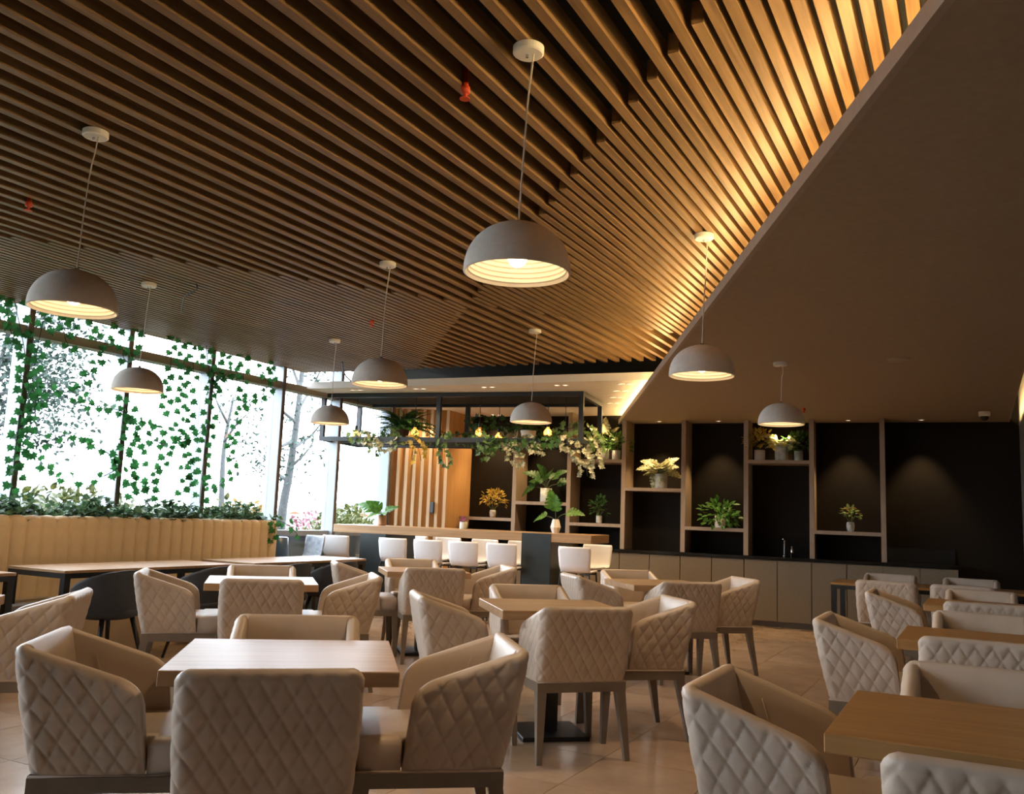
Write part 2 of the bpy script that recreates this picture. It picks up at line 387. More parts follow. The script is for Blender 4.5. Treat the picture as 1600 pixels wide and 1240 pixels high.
# ------------------------------------------------------------------ window wall
mull_y = [-6.2, -5.09, -3.97, -2.85, -1.73, -.61, .51, 1.63, 2.75, 3.87, 4.99, 6.07, 7.17, 8.34, 9.47, 10.70]  # unseen bays behind the camera, continued farther to bring in more daylight
win = empty('window_1', (XW, 5, 0), label='full height aluminium window wall facing the garden', cat='window', kind='structure')
def wchild(name, mb, mt, **k):
    o = mb.build(name, mt, None, **k); o.parent = win; o.matrix_parent_inverse = Matrix.Translation((-XW, -5, 0)); return o
for y in mull_y:
    last = y > 10.5
    mu_ = wchild('mullion', MB().box(XW-.10, XW+.085, y-.026-(.04 if last else 0), y+.026, 0, 3.25), M['alu'])
    MB().box(XW+.085, XW+.095, y-.027, y+.027, 0, 3.25).build('cover_strip', M['alu_brown'], mu_)
for a, b in zip(mull_y[:-1], mull_y[1:]):
    wchild('transom', MB().box(XW-.08, XW+.07, a+.026, b-.026, ZB-.06, ZB+.025), M['alu_dark'])
    wchild('bottom_rail', MB().box(XW-.08, XW+.03, a+.026, b-.026, .93, 1.0), M['alu'])
    wchild('spandrel_panel', MB().box(XW-.05, XW-.02, a+.026, b-.026, 0, .93), M['spandrel'])
    wchild('pane', MB().box(XW-.046, XW-.038, a+.026, b-.026, 1.0, ZB-.06), M['glass'])
    wchild('pane', MB().box(XW-.046, XW-.038, a+.026, b-.026, ZB+.025, 3.22), M['glass'])
wchild('head_rail', MB().box(XW-.10, XW+.02, -6.2, 10.7, 3.2, 3.3), M['alu_dark'])

# timber slat box beside the window: angled front, plain return
s_r = -4.70
cA = Vector((XW, 10.74, 0)); cB = W(s_r, -.35); cC = W(s_r, DB)
bx_ = empty('wall_timber', (cA+cB)/2, label='timber clad wall block with vertical slats beside the window', cat='wall', kind='structure')
def pchild(par, name, mb, mt, **k):
    o = mb.build(name, mt, None, **k); o.parent = par
    o.matrix_parent_inverse = (Matrix.Translation(par.location) @ par.rotation_euler.to_matrix().to_4x4()).inverted(); return o
pchild(bx_, 'core', MB().prism([cA[:2], cB[:2], cC[:2], (XW, 12.2)], 0, ZB), M['oak_panel'])
dv = (cB-cA); ln = dv.length; dv.normalize(); nv = Vector((dv.y, -dv.x, 0))
for i in range(8):
    c = cA+dv*(.045+i*(ln-.07)/7)
    e = dv*.022
    pchild(bx_, 'slat', MB().prism([(c-e)[:2], (c-e+nv*.05)[:2], (c+e+nv*.05)[:2], (c+e)[:2]], 0, ZB), M['oak_pale'])
hp = cA+dv*(.045+5.55*(ln-.07)/7)+nv*.055
pchild(bx_, 'intercom', MB().box(hp.x-.03, hp.x+.03, hp.y-.02, hp.y+.015, 1.28, 1.44), M['black'], bevel=.006)

# ------------------------------------------------------------------ shelf wall, cabinets, counter
PS = [-3.79, -2.955, -2.155, -1.32, -.49, .335, 1.18]
sh = empty('shelf_unit', WO, WA, 'taupe shelf wall with tall posts and black niches', 'shelf unit')
def schild(name, mb, mt, par=None, **k): return mb.build(name, mt, par or sh, **k)
for i, s in enumerate(PS):
    zt = (ZB if s < -2.2 else ZS)-.004
    schild('post', MB().box(s-.03, s+.03, .02, DB-.002, .888, zt), M['shelf'])
BAYS = [(s_r+.01, PS[0], [1.25]), (PS[0], PS[1], [1.50]), (PS[1], PS[2], [2.12, 1.225]), (PS[2], PS[3], [1.735]), (PS[3], PS[4], [1.23]), (PS[4], PS[5], [2.135]), (PS[5], PS[6], [1.245])]
for a, b, zs in BAYS:
    for z in zs:
        schild('shelf', MB().box(a+.03, b-.03, .02, DB-.002, z-.045, z), M['shelf'])
schild('back_upstand', MB().box(PS[6]+.04, 2.0, DB-.03, DB-.002, .888, 1.07), M['counter'])

c0, c1, nd = -4.69, 2.0, 16
dw = (c1-c0)/nd
NTHC = ('first', 'second', 'third', 'fourth', 'fifth', 'sixth', 'seventh', 'eighth')
cbm = MB().box(.005, dw-.005, 0, .02, .075, .838).mesh('door', M['cabinet'], bevel=.002, seg=1)
for i in range(0, nd, 2):
    cab = empty('base_cabinet', W(c0+i*dw+dw, .2), WA, 'greige two door base cabinet under the counter, %s from the timber wall' % (NTHC[i//2]), 'cabinet', 'base cabinets along the back wall')
    MB().box(-dw+.001, dw-.001, -.18, .25, .06, .84).build('body', M['frame_taupe'], cab)
    for k in (0, 1): link('door', cbm, cab, loc=(-dw+k*dw, -.20, 0))
    MB().box(-dw+.001, dw-.001, -.13, .24, 0, .06).build('plinth', M['frame_taupe'], cab)
ct = MB().box(c0-.005, c1+.02, -.02, DB-.004, .845, .885, MW).build('counter_top', M['counter'])
tag(ct, 'long black stone counter top on the base cabinets', 'counter top')
# tap
tp = empty('tap', W(-.03, .28, .885), WA, 'slim chrome tap with side lever on the black counter', 'tap')
MB().tube(smooth_pts([(0, 0, 0), (0, 0, .17), (0, -.02, .235), (0, -.09, .25), (0, -.15, .225)], 5), .011).build('spout', M['chrome'], tp, smooth=True)
MB().lathe([(0, 0), (.022, 0), (.022, .02), (.012, .025), (.0, .025)], 16).build('base', M['chrome'], tp, smooth=True)
tl = empty('soap_pump', W(.07, .24, .885), WA, 'short chrome soap pump beside the tap', 'soap pump')
MB().lathe([(0, 0), (.018, 0), (.018, .1), (.01, .11), (.01, .14), (0, .14)], 16).build('body', M['chrome'], tl, smooth=True)
MB().tube([(0, 0, .135), (0, -.05, .135)], .007).build('nozzle', M['chrome'], tl)

# ------------------------------------------------------------------ bar
BA = R(7); BU = Vector((math.cos(BA), math.sin(BA), 0)); BN = Vector((-math.sin(BA), math.cos(BA), 0)); BO = Vector((-4.0, 9.78, 0))
BL = 3.47; BD = .85
bar = empty('bar_table', BO, BA, 'long oak topped bar on two black block legs', 'bar')
MB().box(-BL, 0, 0, BD, .99, 1.09).build('top', M['oak_top'], bar, bevel=.003, seg=1)
for a in (-.86, -3.06):
    MB().box(a, a+.37, -.006, BD-.02, 0, 1.086 if a > -1 else .99).build('leg_block', M['barblack'], bar, bevel=.003, seg=1)

# white stools
def stool_mesh():
    prof = smooth_pts([(0, .20, .655), (0, .17, .672), (0, .05, .665), (0, -.10, .668), (0, -.165, .70), (0, -.19, .76), (0, -.205, .86), (0, -.215, .955)], 4)
    n = len(prof); nu = 12; V = []; Fc = []
    ln = [i/(n-1) for i in range(n)]
    for layer in (0, 1):
        for i, p in enumerate(prof):
            t = ln[i]
            hw = .175+.012*math.sin(t*3.1) if t < .5 else .178+.02*(t-.5)/.5
            if t > .95: hw -= .012*((t-.95)/.05)
            tg = (prof[min(i+1, n-1)]-prof[max(i-1, 0)]).normalized(); nm = Vector((0, tg.z, -tg.y))*-1
            if nm.z < 0 and t < .3: nm = -nm
            for k in range(nu+1):
                u = -1+2*k/nu
                c = .018*u*u*(1 if t < .5 else 1.4)
                q = p+Vector((u*hw, 0, 0))
                if t < .45: q.z += .9*c
                else: q.y += c*1.2
                if layer: q = q+Vector((0, -.5, -.8))*.0 + (Vector((0, -.012, 0)) if t > .55 else Vector((0, -.004, -.012)))
                V.append(tuple(q))
    N = n*(nu+1)
    for layer in (0, 1):
        for i in range(n-1):
            for k in range(nu):
                a = layer*N+i*(nu+1)+k; f = (a, a+1, a+nu+2, a+nu+1); Fc.append(f if layer == 0 else f[::-1])
    bd = [k for k in range(nu+1)]+[i*(nu+1)+nu for i in range(1, n)]+[(n-1)*(nu+1)+k for k in range(nu-1, -1, -1)]+[i*(nu+1) for i in range(n-2, 0, -1)]
    for a, b in zip(bd, bd[1:]+bd[:1]): Fc.append((a, N+a, N+b, b))
    mb = MB(); mb.v = V; mb.f = Fc
    return mb.mesh('shell', M['stool'], smooth=True)
stool_shell = stool_mesh()
lm = MB()
stool_legs = []
for sx in (-1, 1):
    for sy in (-1, 1):
        stool_legs.append(MB().tube(smooth_pts([(sx*.05, sy*.10, .642), (sx*.15, sy*.14, .64), (sx*.175, sy*.152, .60), (sx*.20, sy*.185, 0.002)], 5), .010).mesh('leg', M['black'], smooth=True))
ring = MB().tube([(-.187, -.17, .25), (.187, -.17, .25), (.187, .17, .25), (-.187, .17, .25), (-.187, -.17, .25)], .008).mesh('footrest', M['black'])
def stool(loc, rz, label, group='white bar stools'):
    e = empty('bar_stool', loc, rz, label, 'bar stool', group)
    link('shell', stool_shell, e)
    for l in stool_legs: link('leg', l, e)
    link('footrest', ring, e)
    return e
def Bp(s, d, z=0): return BO+BU*s+BN*d+Vector((0, 0, z))
fs = []
for x_ in (526, 615, 670, 725, 785, 899): fs.append(x_)
NTH = ('first', 'second', 'third', 'fourth', 'fifth', 'sixth')
for i, x_ in enumerate(fs):
    p = px_plane(x_, 860, Bp(0, -.18), BN)
    s_ = (p-BO).dot(BU)
    stool(Bp(s_, -.03), BA, 'white shell bar stool on the dining side of the bar, %s from the window' % NTH[i])
for i, x_ in enumerate((575, 640, 694, 752, 810, 930)):
    p = px_plane(x_, 870, Bp(0, 1.05), BN); s_ = min((p-BO).dot(BU), -.16)
    stool(Bp(s_, BD+.12), BA+math.pi, 'white shell bar stool on the shelf side of the bar, %s from the window' % NTH[i])

# ------------------------------------------------------------------ dining armchair
def chair_parts():
    zb, zt = .405, .795; hw, yr, yf = .25, -.235, .11; rc = .04
    path = []     # outer path from right arm front round the back to left arm front: (x, y, nx, ny)
    step = .0052
    def seg(a, b, nrm):
        n = max(1, int(round((Vector(b)-Vector(a)).length/step)))
        for i in range(n): t = i/n; path.append((a[0]+(b[0]-a[0])*t, a[1]+(b[1]-a[1])*t, nrm[0], nrm[1]))
    def arc(cx, cy, a0, a1):
        n = 14
        for i in range(n): a = a0+(a1-a0)*i/n; path.append((cx+rc*math.cos(a), cy+rc*math.sin(a), math.cos(a), math.sin(a)))
    seg((hw, yf), (hw, yr+rc), (1, 0)); arc(hw-rc, yr+rc, 0, -math.pi/2)
    seg((hw-rc, yr), (-hw+rc, yr), (0, -1)); arc(-hw+rc, yr+rc, -math.pi/2, -math.pi)
    seg((-hw, yr+rc), (-hw, yf), (-1, 0)); path.append((-hw, yf, -1, 0))
    S = [0]
    for a, b in zip(path[:-1], path[1:]): S.append(S[-1]+math.hypot(b[0]-a[0], b[1]-a[1]))
    T = S[-1]; NZ = 56; NI = 7; th = .05
    V = []; Fc = []; ring_n = NZ+1+3+NI
    for (x, y, nx, ny), s in zip(path, S):
        e = min(s, T-s)
        arm = max(0, min(1, (y-(yr+rc*.4))/(yf-yr-rc*.4)))      # 0 at back, 1 arm front
        ht = zt-.125*arm
        rr = .065
        if e < rr: ht -= (rr-math.sqrt(max(0, rr*rr-(rr-e)**2)))*.85
        k = 1-.45*arm
        def lean(z): f = (z-zb)/(zt-zb); return -.085*k*f, .012*f
        for j in range(NZ+1):
            z = zb+(ht-zb)*j/NZ
            ly, fx = lean(z)
            a = s-T/2; w_, h_ = .066, .106
            f1 = (a/w_+(z-zb)/h_) % 1; f2 = (a/w_-(z-zb)/h_) % 1
            g = min(f1, 1-f1, f2, 1-f2)*2
            d = .0078*(.7*(1-math.exp(-g/.10))+.3*g)
            fade = min(1, (ht-z)/.014)*min(1, e/.02)*min(1, (z-zb)/.02+.2)
            d = d*fade
            bul = .006*math.sin(math.pi*min(1, j/NZ))
            V.append((x+nx*(d+bul+fx), y+ny*(d+bul)+ly, z))
        for off, dz in ((.010, .009), (.025, .013), (.040, .009)):
            ly, fx = lean(ht); V.append((x+nx*(fx-off), y-ny*off+ly, ht+dz))
        for j in range(NI):
            z = ht+(zb+.02-ht)*j/(NI-1); ly, fx = lean(z)
            V.append((x+nx*(fx-th), y-ny*th+ly, z))
    n = len(path)
    for i in range(n-1):
        for j in range(ring_n-1):
            a = i*ring_n+j; Fc.append((a, a+1, a+ring_n+1, a+ring_n))
        a = i*ring_n; Fc.append((a+ring_n-1, a, a+ring_n, a+2*ring_n-1))
    for base in (0, (n-1)*ring_n):
        inn = [base+NZ+4+j for j in range(NI)]
        # cap: outer column to inner column
        for j in range(NI-1):
            o0 = base+int(round(NZ*(1-j/(NI-1)))); o1 = base+int(round(NZ*(1-(j+1)/(NI-1))))
            poly = list(range(o1, o0+1))+[inn[j], inn[j+1]]
            Fc.append(tuple(poly))
        Fc.append((base+NZ, base+NZ+1, base+NZ+2, base+NZ+3, inn[0]))
    mb = MB(); mb.v = V; mb.f = Fc
    shell = mb.mesh('quilted_shell', M['leather'], smooth=True)
    # seat cushion, T-shaped
    iw = hw-th-.002
    pts = [(-iw, yr+.06), (iw, yr+.06), (iw, yf+.004), (hw, yf+.004), (hw, .265), (-hw, .265), (-hw, yf+.004), (-iw, yf+.004)]
    mb = MB().prism(pts, zb+.002, zb+.115)
    me = bpy.data.meshes.new('seat_cushion'); me.from_pydata(mb.v, [], mb.f)
    bm = bmesh.new(); bm.from_mesh(me); bmesh.ops.recalc_face_normals(bm, faces=bm.faces)
    es = [e for e in bm.edges if all(v.co.z > zb+.05 for v in e.verts) or (all(v.co.y > .2 for v in e.verts) and abs(e.verts[0].co.z-e.verts[1].co.z) > .05)]
    bmesh.ops.bevel(bm, geom=es, offset=.03, segments=4, affect='EDGES', profile=.5)
    bm.to_mesh(me); bm.free(); me.materials.append(M['leather']); me.polygons.foreach_set('use_smooth', [True]*len(me.polygons))
    # rail + legs
    rail = MB(); o, i_ = .255, .205; z0, z1 = .352, .402; fr, bk = .265, -.24
    rail.box(-o, o, fr-.03, fr, z0, z1); rail.box(-o, o, bk, bk+.03, z0, z1)
    rail.box(-o, -o+.03, bk+.03, fr-.03, z0, z1); rail.box(o-.03, o, bk+.03, fr-.03, z0, z1)
    rail_m = rail.mesh('seat_rail', M['frame_taupe'])
    pip = MB().tube([(-hw-.004, .263, zb+.001), (-hw-.004, yr, zb+.001), (hw+.004, yr, zb+.001), (hw+.004, .263, zb+.001), (-hw-.004, .265, zb+.001)], .005, 6).mesh('piping', M['leather'], smooth=True)
    legs = [MB().taper((sx*.228, y, .36), (sx*.250, y2, 0), .052, .028).mesh('leg', M['frame_taupe']) for sx in (-1, 1) for y, y2 in ((.24, .258), (-.212, -.275))]
    seams = [MB().tube([(sx*(iw-.001+.012*f), yr+th-.085*.9*f+.075-.02*f, zb+.10+(zt-zb-.10)*f) for f in (0, .25, .5, .72)], .0016, 5).mesh('seam', M['leather'], smooth=True) for sx in (-1, 1)]
    return [('quilted_shell', shell), ('seat_cushion', me), ('seam', seams[0]), ('seam', seams[1]), ('seat_rail', rail_m), ('piping', pip)]+[('leg', l) for l in legs]
CP = chair_parts()
def chair(x, y, rz, label):
    e = empty('dining_armchair', (x, y, 0), rz, label, 'chair', 'quilted beige dining armchairs')
    for n_, me in CP: link(n_, me, e)
    return e

def ctable(x, y, ang, label, topmat, wx=.76, wy=.72):
    t = empty('dining_table', (x, y, 0), ang, label, 'table', 'square pedestal dining tables')
    MB().box(-wx/2, wx/2, -wy/2, wy/2, .70, .75).build('tabletop', topmat, t, bevel=.003, seg=1)
    MB().box(-.045, .045, -.045, .045, .025, .69).build('column', M['black'], t)
    MB().box(-.2, .2, -.2, .2, 0, .025).build('base_plate', M['black'], t, bevel=.004, seg=1)
    MB().box(-.17, .17, -.05, .05, .68, .70).build('mounting_plate', M['black'], t)
    return t
def group(x, y, ang, where, topmat, front=.36, left=.52, right=.52, far=.42, jit=(0, 0, 0, 0), df=0, dl=0, dr=0, db=0, to='the bar'):
    ctable(x, y, ang, 'square oak pedestal table '+where, topmat)
    u = Vector((math.cos(ang), math.sin(ang))); v = Vector((-math.sin(ang), math.cos(ang))); c = Vector((x, y))
    n = 'beige quilted armchair '
    if front is not None: p = c-v*front+u*df; chair(p.x, p.y, ang+R(jit[0]), n+'facing %s at the table ' % to+where)
    if left is not None: p = c-u*left+v*dl; chair(p.x, p.y, ang-math.pi/2+R(jit[1]), n+'backing onto the windows at the table '+where)
    if right is not None: p = c+u*right+v*dr; chair(p.x, p.y, ang+math.pi/2+R(jit[2]), n+'facing the windows at the table '+where)
    if far is not None: p = c+v*far+u*db; chair(p.x, p.y, ang+math.pi+R(jit[3]), n+'backing onto %s at the table ' % to+where)
group(-2.222, 2.582, R(38), 'farthest from the bar', M['oak_top'], jit=(4, 0, 0, 0), df=-.03)
group(-2.305, 5.03, R(40), 'in the room centre', M['oak_top'], jit=(5, 0, 0, 0), df=.0, far=.52, db=.04)
group(-4.60, 5.01, R(43), 'next to the banquette', M['oak_top'], far=.52)
group(-4.594, 7.14, R(42), 'in front of the stools', M['oak_top'], far=.52)
group(-2.477, 7.66, R(41), 'near the base cabinets', M['oak_top'], far=.52)
# table beyond the frame: only the chair that shows
group(-4.72, 2.60, R(42), 'between banquette and rear wall', M['oak_top'], front=None, left=None, far=None)
RX = .015
for yy, wh, fr_, fa_, d_ in ((2.86, 'by the wall, farthest from cabinets', .43, .50, .055), (5.22, 'by the wall, second from cabinets', .36, .60, 0), (7.70, 'by the wall, nearest the cabinets', .39, .60, .03)):
    group(RX, yy, 0, wh, M['oak_warm'], right=None, left=.475, front=fr_, far=fa_, df=d_, to='the cabinets')

# black framed tables
def frame_table(x0, x1, y0, y1, label, topmat):
    e = empty('framed_table', ((x0+x1)/2, (y0+y1)/2, 0), 0, label, 'table', 'black framed rectangular tables')
    a, b = (x1-x0)/2, (y1-y0)/2
    MB().box(-a, a, -b, b, .728, .75).build('tabletop', topmat, e, bevel=.002, seg=1)
    m = MB(); t = .035
    m.box(-a+.004, a-.004, -b+.004, -b+t, .69, .727); m.box(-a+.004, a-.004, b-t, b-.004, .69, .727); m.box(-a+.004, -a+t, -b+t, b-t, .69, .727); m.box(a-t, a-.004, -b+t, b-t, .69, .727)
    m.build('apron_frame', M['black'], e)
    for sx in (-1, 1):
        for sy in (-1, 1):
            cx, cy2 = sx*(a-.03), sy*(b-.03); MB().box(cx-.025, cx+.025, cy2-.025, cy2+.025, 0, .69).build('leg', M['black'], e)
    return e
frame_table(-6.68, -6.0, 4.45, 6.18, 'oak table on black frame by the banquette, farther from the bar', M['oak_top'])
frame_table(-6.68, -6.0, 6.42, 8.15, 'oak table on black frame by the banquette, nearer the bar', M['oak_top'])
frame_table(-6.68, -6.0, 2.35, 4.07, 'oak table on black frame by the banquette, farthest from the bar', M['oak_top'])
frame_table(-1.30, .42, 9.42, 10.13, 'oak table on black frame before the base cabinets', M['oak_warm'])
chair(-.77, 9.44, 0, 'quilted beige armchair facing the cabinets at the black framed table, away from the wall')
chair(-.13, 9.44, 0, 'quilted beige armchair facing the cabinets at the black framed table, beside the wall')
chair(-.85, 10.40, math.pi, 'quilted beige armchair with its back to the cabinets, away from the wall')
chair(-.07, 10.40, math.pi, 'quilted beige armchair with its back to the cabinets, beside the wall')

# charcoal bucket chairs by the banquette
def bucket_parts():
    V = []; Fc = []; na, nz = 40, 12
    for layer in (0, 1):
        r_off = 0 if layer == 0 else -.028
        for i in range(na+1):
            a = R(-205)+R(230)*i/na      # around the back, opening at +y
            c = math.cos((i/na-.5)*math.pi)
            top = .60+.17*max(0, c)**.8
            for j in range(nz+1):
                z = .44+(top-.44)*j/nz; f = (z-.44)/.38
                rr = .225+.05*f+r_off
                V.append((rr*1.05*math.cos(a), rr*math.sin(a)+.02, z))
    N = (na+1)*(nz+1)
    for layer in (0, 1):
        for i in range(na):
            for j in range(nz):
                a = layer*N+i*(nz+1)+j; f = (a, a+nz+1, a+nz+2, a+1); Fc.append(f if not layer else f[::-1])
    bd = [i*(nz+1)+nz for i in range(na+1)]
    lo = [i*(nz+1) for i in range(na+1)]
    for s_ in (bd, lo):
        for a, b in zip(s_[:-1], s_[1:]): Fc.append((a, b, N+b, N+a))
    for e in (0, na):
        for j in range(nz): a = e*(nz+1)+j; Fc.append((a, a+1, N+a+1, N+a))
    mb = MB(); mb.v = V; mb.f = Fc; shell = mb.mesh('bucket_shell', M['charcoal'], smooth=True)
    seat = MB().lathe([(0, .405), (.16, .405), (.222, .425), (.232, .455), (.21, .48), (.12, .49), (0, .488)], 28).mesh('seat', M['charcoal'], smooth=True)
    legs = [MB().tube([(sx*.13, sy*.13+.01, .42), (sx*.215, sy*.215+.01, 0)], [.02, .011], 10).mesh('leg', M['black'], smooth=True) for sx in (-1, 1) for sy in (-1, 1)]
    return [('bucket_shell', shell), ('seat', seat)]+[('leg', l) for l in legs]
BP = bucket_parts()
for (x, y, l) in ((-5.82, 4.70, 'farthest from the bar'), (-5.82, 5.68, 'second along the banquette'), (-5.80, 6.60, 'third along the banquette'), (-5.78, 7.28, 'nearest the bar')):
    e = empty('bucket_chair', (x, y, 0), R(90), 'charcoal bucket chair at the black framed banquette tables, '+l, 'chair', 'charcoal bucket chairs')
    for n_, me in BP: link(n_, me, e)

# ------------------------------------------------------------------ banquette
bq = empty('banquette', (-7.0, 5, 0), 0, 'camel channel tufted banquette along the window planter', 'banquette')
YQ0, YQ1 = .3, 7.82
cw = .1375
def channel_mesh():
    n = 10; V = []; Fc = []; zs = [.44, .5, .8, 1.04, 1.09, 1.115, 1.12, 1.115]; dx = [0, 0, 0, 0, -.004, -.02, -.045, -.10]
    for z, d in zip(zs, dx):
        for k in range(n+1):
            t = k/n; b = .034*math.sin(math.pi*t)**.38
            V.append((d+b*(1 if z < 1.1 else .7)-.024, t*cw, z+(b*.4 if z > 1.08 else 0)))
    for i in range(len(zs)-1):
        for k in range(n): a = i*(n+1)+k; Fc.append((a, a+1, a+n+2, a+n+1))
    mb = MB(); mb.v = V; mb.f = Fc; return mb.mesh('channel', M['banq'], smooth=True)
chm = channel_mesh()
nch = int((YQ1-YQ0)/cw)
for i in range(nch): link('channel', chm, bq, loc=(0, YQ1-5-(i+1)*cw, 0))
pchild(bq, 'backrest_core', MB().box(-7.10, -7.013, YQ0, YQ1, 0, 1.105), M['banq'])
pchild(bq, 'seat', MB().box(-7.0, -6.50, YQ0, YQ1-.02, .38, .46), M['banq_seat'], bevel=.02)
pchild(bq, 'base', MB().box(-7.0, -6.56, YQ0, YQ1-.03, 0, .38), M['banq'])

# ------------------------------------------------------------------ leaf meshes
def fan(pts, fold=.25, mt=None, name='leaf'):
    """flat leaf in x (width) y (length), folded along the midrib"""
    mb = MB(); ctr = (0, .42, 0)
    vs = [(p[0], p[1], abs(p[0])*fold) for p in pts]
    n = len(vs); mb.add([ctr]+vs, [(0, i+1, (i+1) % n+1) for i in range(n)])
    return mb.mesh(name, mt)
ivy_pts = [(0, 0), (.28, -.14), (.34, .06), (.60, .20), (.36, .42), (.38, .62), (.16, .62), (0, 1.0), (-.16, .62), (-.38, .62), (-.36, .42), (-.60, .20), (-.34, .06), (-.28, -.14)]
oval_pts = [(0, 0), (.2, .15), (.3, .42), (.22, .72), (0, 1), (-.22, .72), (-.3, .42), (-.2, .15)]
IVY = fan(ivy_pts, .3, M['ivy'])
def monstera_mesh(mt, name='leaf'):
    pts = [(0, 0), (.22, -.16), (.45, -.02)]
    for i in range(4):
        y = .10+i*.2; w_ = .58-.07*i-.03*i*i*.5
        pts += [(w_, y), (w_*.97, y+.09), (.16, y+.11), (w_*.9, y+.17)]
    pts += [(.12, .92), (0, 1.04)]
    full = pts+[(-x, y) for x, y in pts[-2:0:-1]]
    mb = MB(); n = len(full)
    vs = [(p[0], p[1], .12*abs(p[0])-.25*(p[1]*p[1])) for p in full]
    # strips against the midrib
    mid = [(0, y, -.25*y*y) for x, y in full]
    mb.add(vs+mid, [(i, (i+1) % n, n+(i+1) % n, n+i) for i in range(n)])
    me = bpy.data.meshes.new(name); me.from_pydata(mb.v, [], mb.f); me.materials.append(mt); return me
MON = monstera_mesh(M['monstera']); MONV = monstera_mesh(M['varieg']); MOND = monstera_mesh(M['fern'])
def frond_mesh(mt, bend=1.0, n=20, wid=.13):
    mb = MB(); P = []
    for i in range(n+1):
        t = i/n; P.append(Vector((0, t*(1-.18*bend*t), .42*t*bend-.62*bend*t*t)))
    mb.tube(P, [.010*(1-i/n)+.002 for i in range(n+1)], 4, False)
    for i in range(2, n+1):
        t = i/n; w_ = wid*math.sin(math.pi*min(1, t*.9+.12))**.7
        tg = (P[i]-P[i-1]).normalized(); h = .45/n*2
        for s in (-1, 1):
            a = P[i-1]; tip = a+Vector((s*w_, 0, 0))+tg*w_*.35+Vector((0, 0, -.02))
            mb.add([a, a+tg*h*.55+Vector((s*w_*.5, 0, .006)), tip, a-tg*h*.2+Vector((s*w_*.5, 0, .004))], [(0, 1, 2, 3) if s > 0 else (3, 2, 1, 0)])
    me = bpy.data.meshes.new('frond'); me.from_pydata(mb.v, [], mb.f); me.materials.append(mt); return me
FR = [frond_mesh(M['fern'], b) for b in (.7, 1.0, 1.4)]
FRP = [frond_mesh(M['palegreen'], b, 14) for b in (.8, 1.2)]
def leafmatx(pos, d, nrm, s, roll=0):
    y = Vector(d).normalized(); z = Vector(nrm); z = (z-y*z.dot(y))
    z = z.normalized() if z.length > 1e-4 else y.orthogonal().normalized()
    x = y.cross(z); m_ = Matrix((x, y, z)).transposed().to_4x4() @ Matrix.Rotation(roll, 4, 'Y')
    m_ = Matrix.Translation(pos) @ m_ @ Matrix.Scale(s, 4); return m_
def put_leaf(me, parent, m_, name='leaf'):
    o = bpy.data.objects.new(name, me); col.objects.link(o); o.parent = parent; o.matrix_local = m_; return o
def join_leaf(mb, me, m_):
    b = len(mb.v)
    mb.v += [tuple(m_ @ v.co) for v in me.vertices]; mb.f += [tuple(b+i for i in p.vertices) for p in me.polygons]

# ------------------------------------------------------------------ window planter + vines
pl = empty('window_planter', (-7.32, 5, 0), 0, 'planter trough of dense ivy between banquette and window', 'planter')
pchild(pl, 'trough', MB().box(-7.50, -7.115, YQ0, YQ1-.05, 0, 1.06), M['alu_dark'])
rng = random.Random(3)
hb = MB()
for i in range(5200):
    y = rng.uniform(YQ0, YQ1+.02); x = rng.uniform(-7.52, -7.04); z = 1.07+rng.random()**1.5*.15*(1+.35*math.sin(y*7)+.3*math.sin(y*17))
    d = Vector((rng.uniform(-.6, 1), rng.uniform(-1, 1), rng.uniform(-.3, .8)))
    join_leaf(hb, IVY, leafmatx((x, y, z), d, (rng.uniform(-.4, .6), rng.uniform(-.5, .5), 1), rng.uniform(.05, .085)))
hb_o = hb.build('foliage', M['hedge']); hb_o.parent = pl; hb_o.matrix_parent_inverse = Matrix.Translation((7.32, -5, 0)); tag(hb_o, kind='stuff')

def vine(pts, label, spacing=.062, size=(.062, .088), seed=0, face=Vector((1, -.7, .1)), joined=None, name='ivy_vine', group=None, spread=.035, droop=.75, cat='ivy'):
    r = random.Random(seed); P = smooth_pts(pts, 8)
    e = empty(name, P[0], 0, label, cat, group); o = Vector(P[0])
    MB().tube([p-o for p in P], .0035, 5).build('stem', M['vinestem'], e)
    L = 0; nx = .02; mb = MB(); k = 0; side = 1
    for a, b in zip(P[:-1], P[1:]):
        sl_ = (b-a).length
        while L+sl_ >= nx:
            p = a.lerp(b, (nx-L)/sl_ if sl_ else 0); t = (b-a).normalized()
            sd = t.cross(face).normalized()*side
            d = (sd*.8+Vector((0, 0, -droop))+Vector((r.uniform(-.4, .4), r.uniform(-.4, .4), r.uniform(-.2, .2))))
            m_ = leafmatx(p-o+sd*r.uniform(0, spread)+face*r.uniform(0, .04), d, face+Vector((r.uniform(-.5, .5), r.uniform(-.5, .5), r.uniform(-.3, .6))), r.uniform(*size))
            if joined is None: put_leaf(IVY, e, m_)
            else: join_leaf(mb, IVY, m_)
            side = -side; nx += spacing*r.uniform(.75, 1.3)
        L += sl_
    if joined is not None: mb.build('leaves', joined, e)
    return e
def cp(x, y): return (x/2.952, 440+y/2.952)
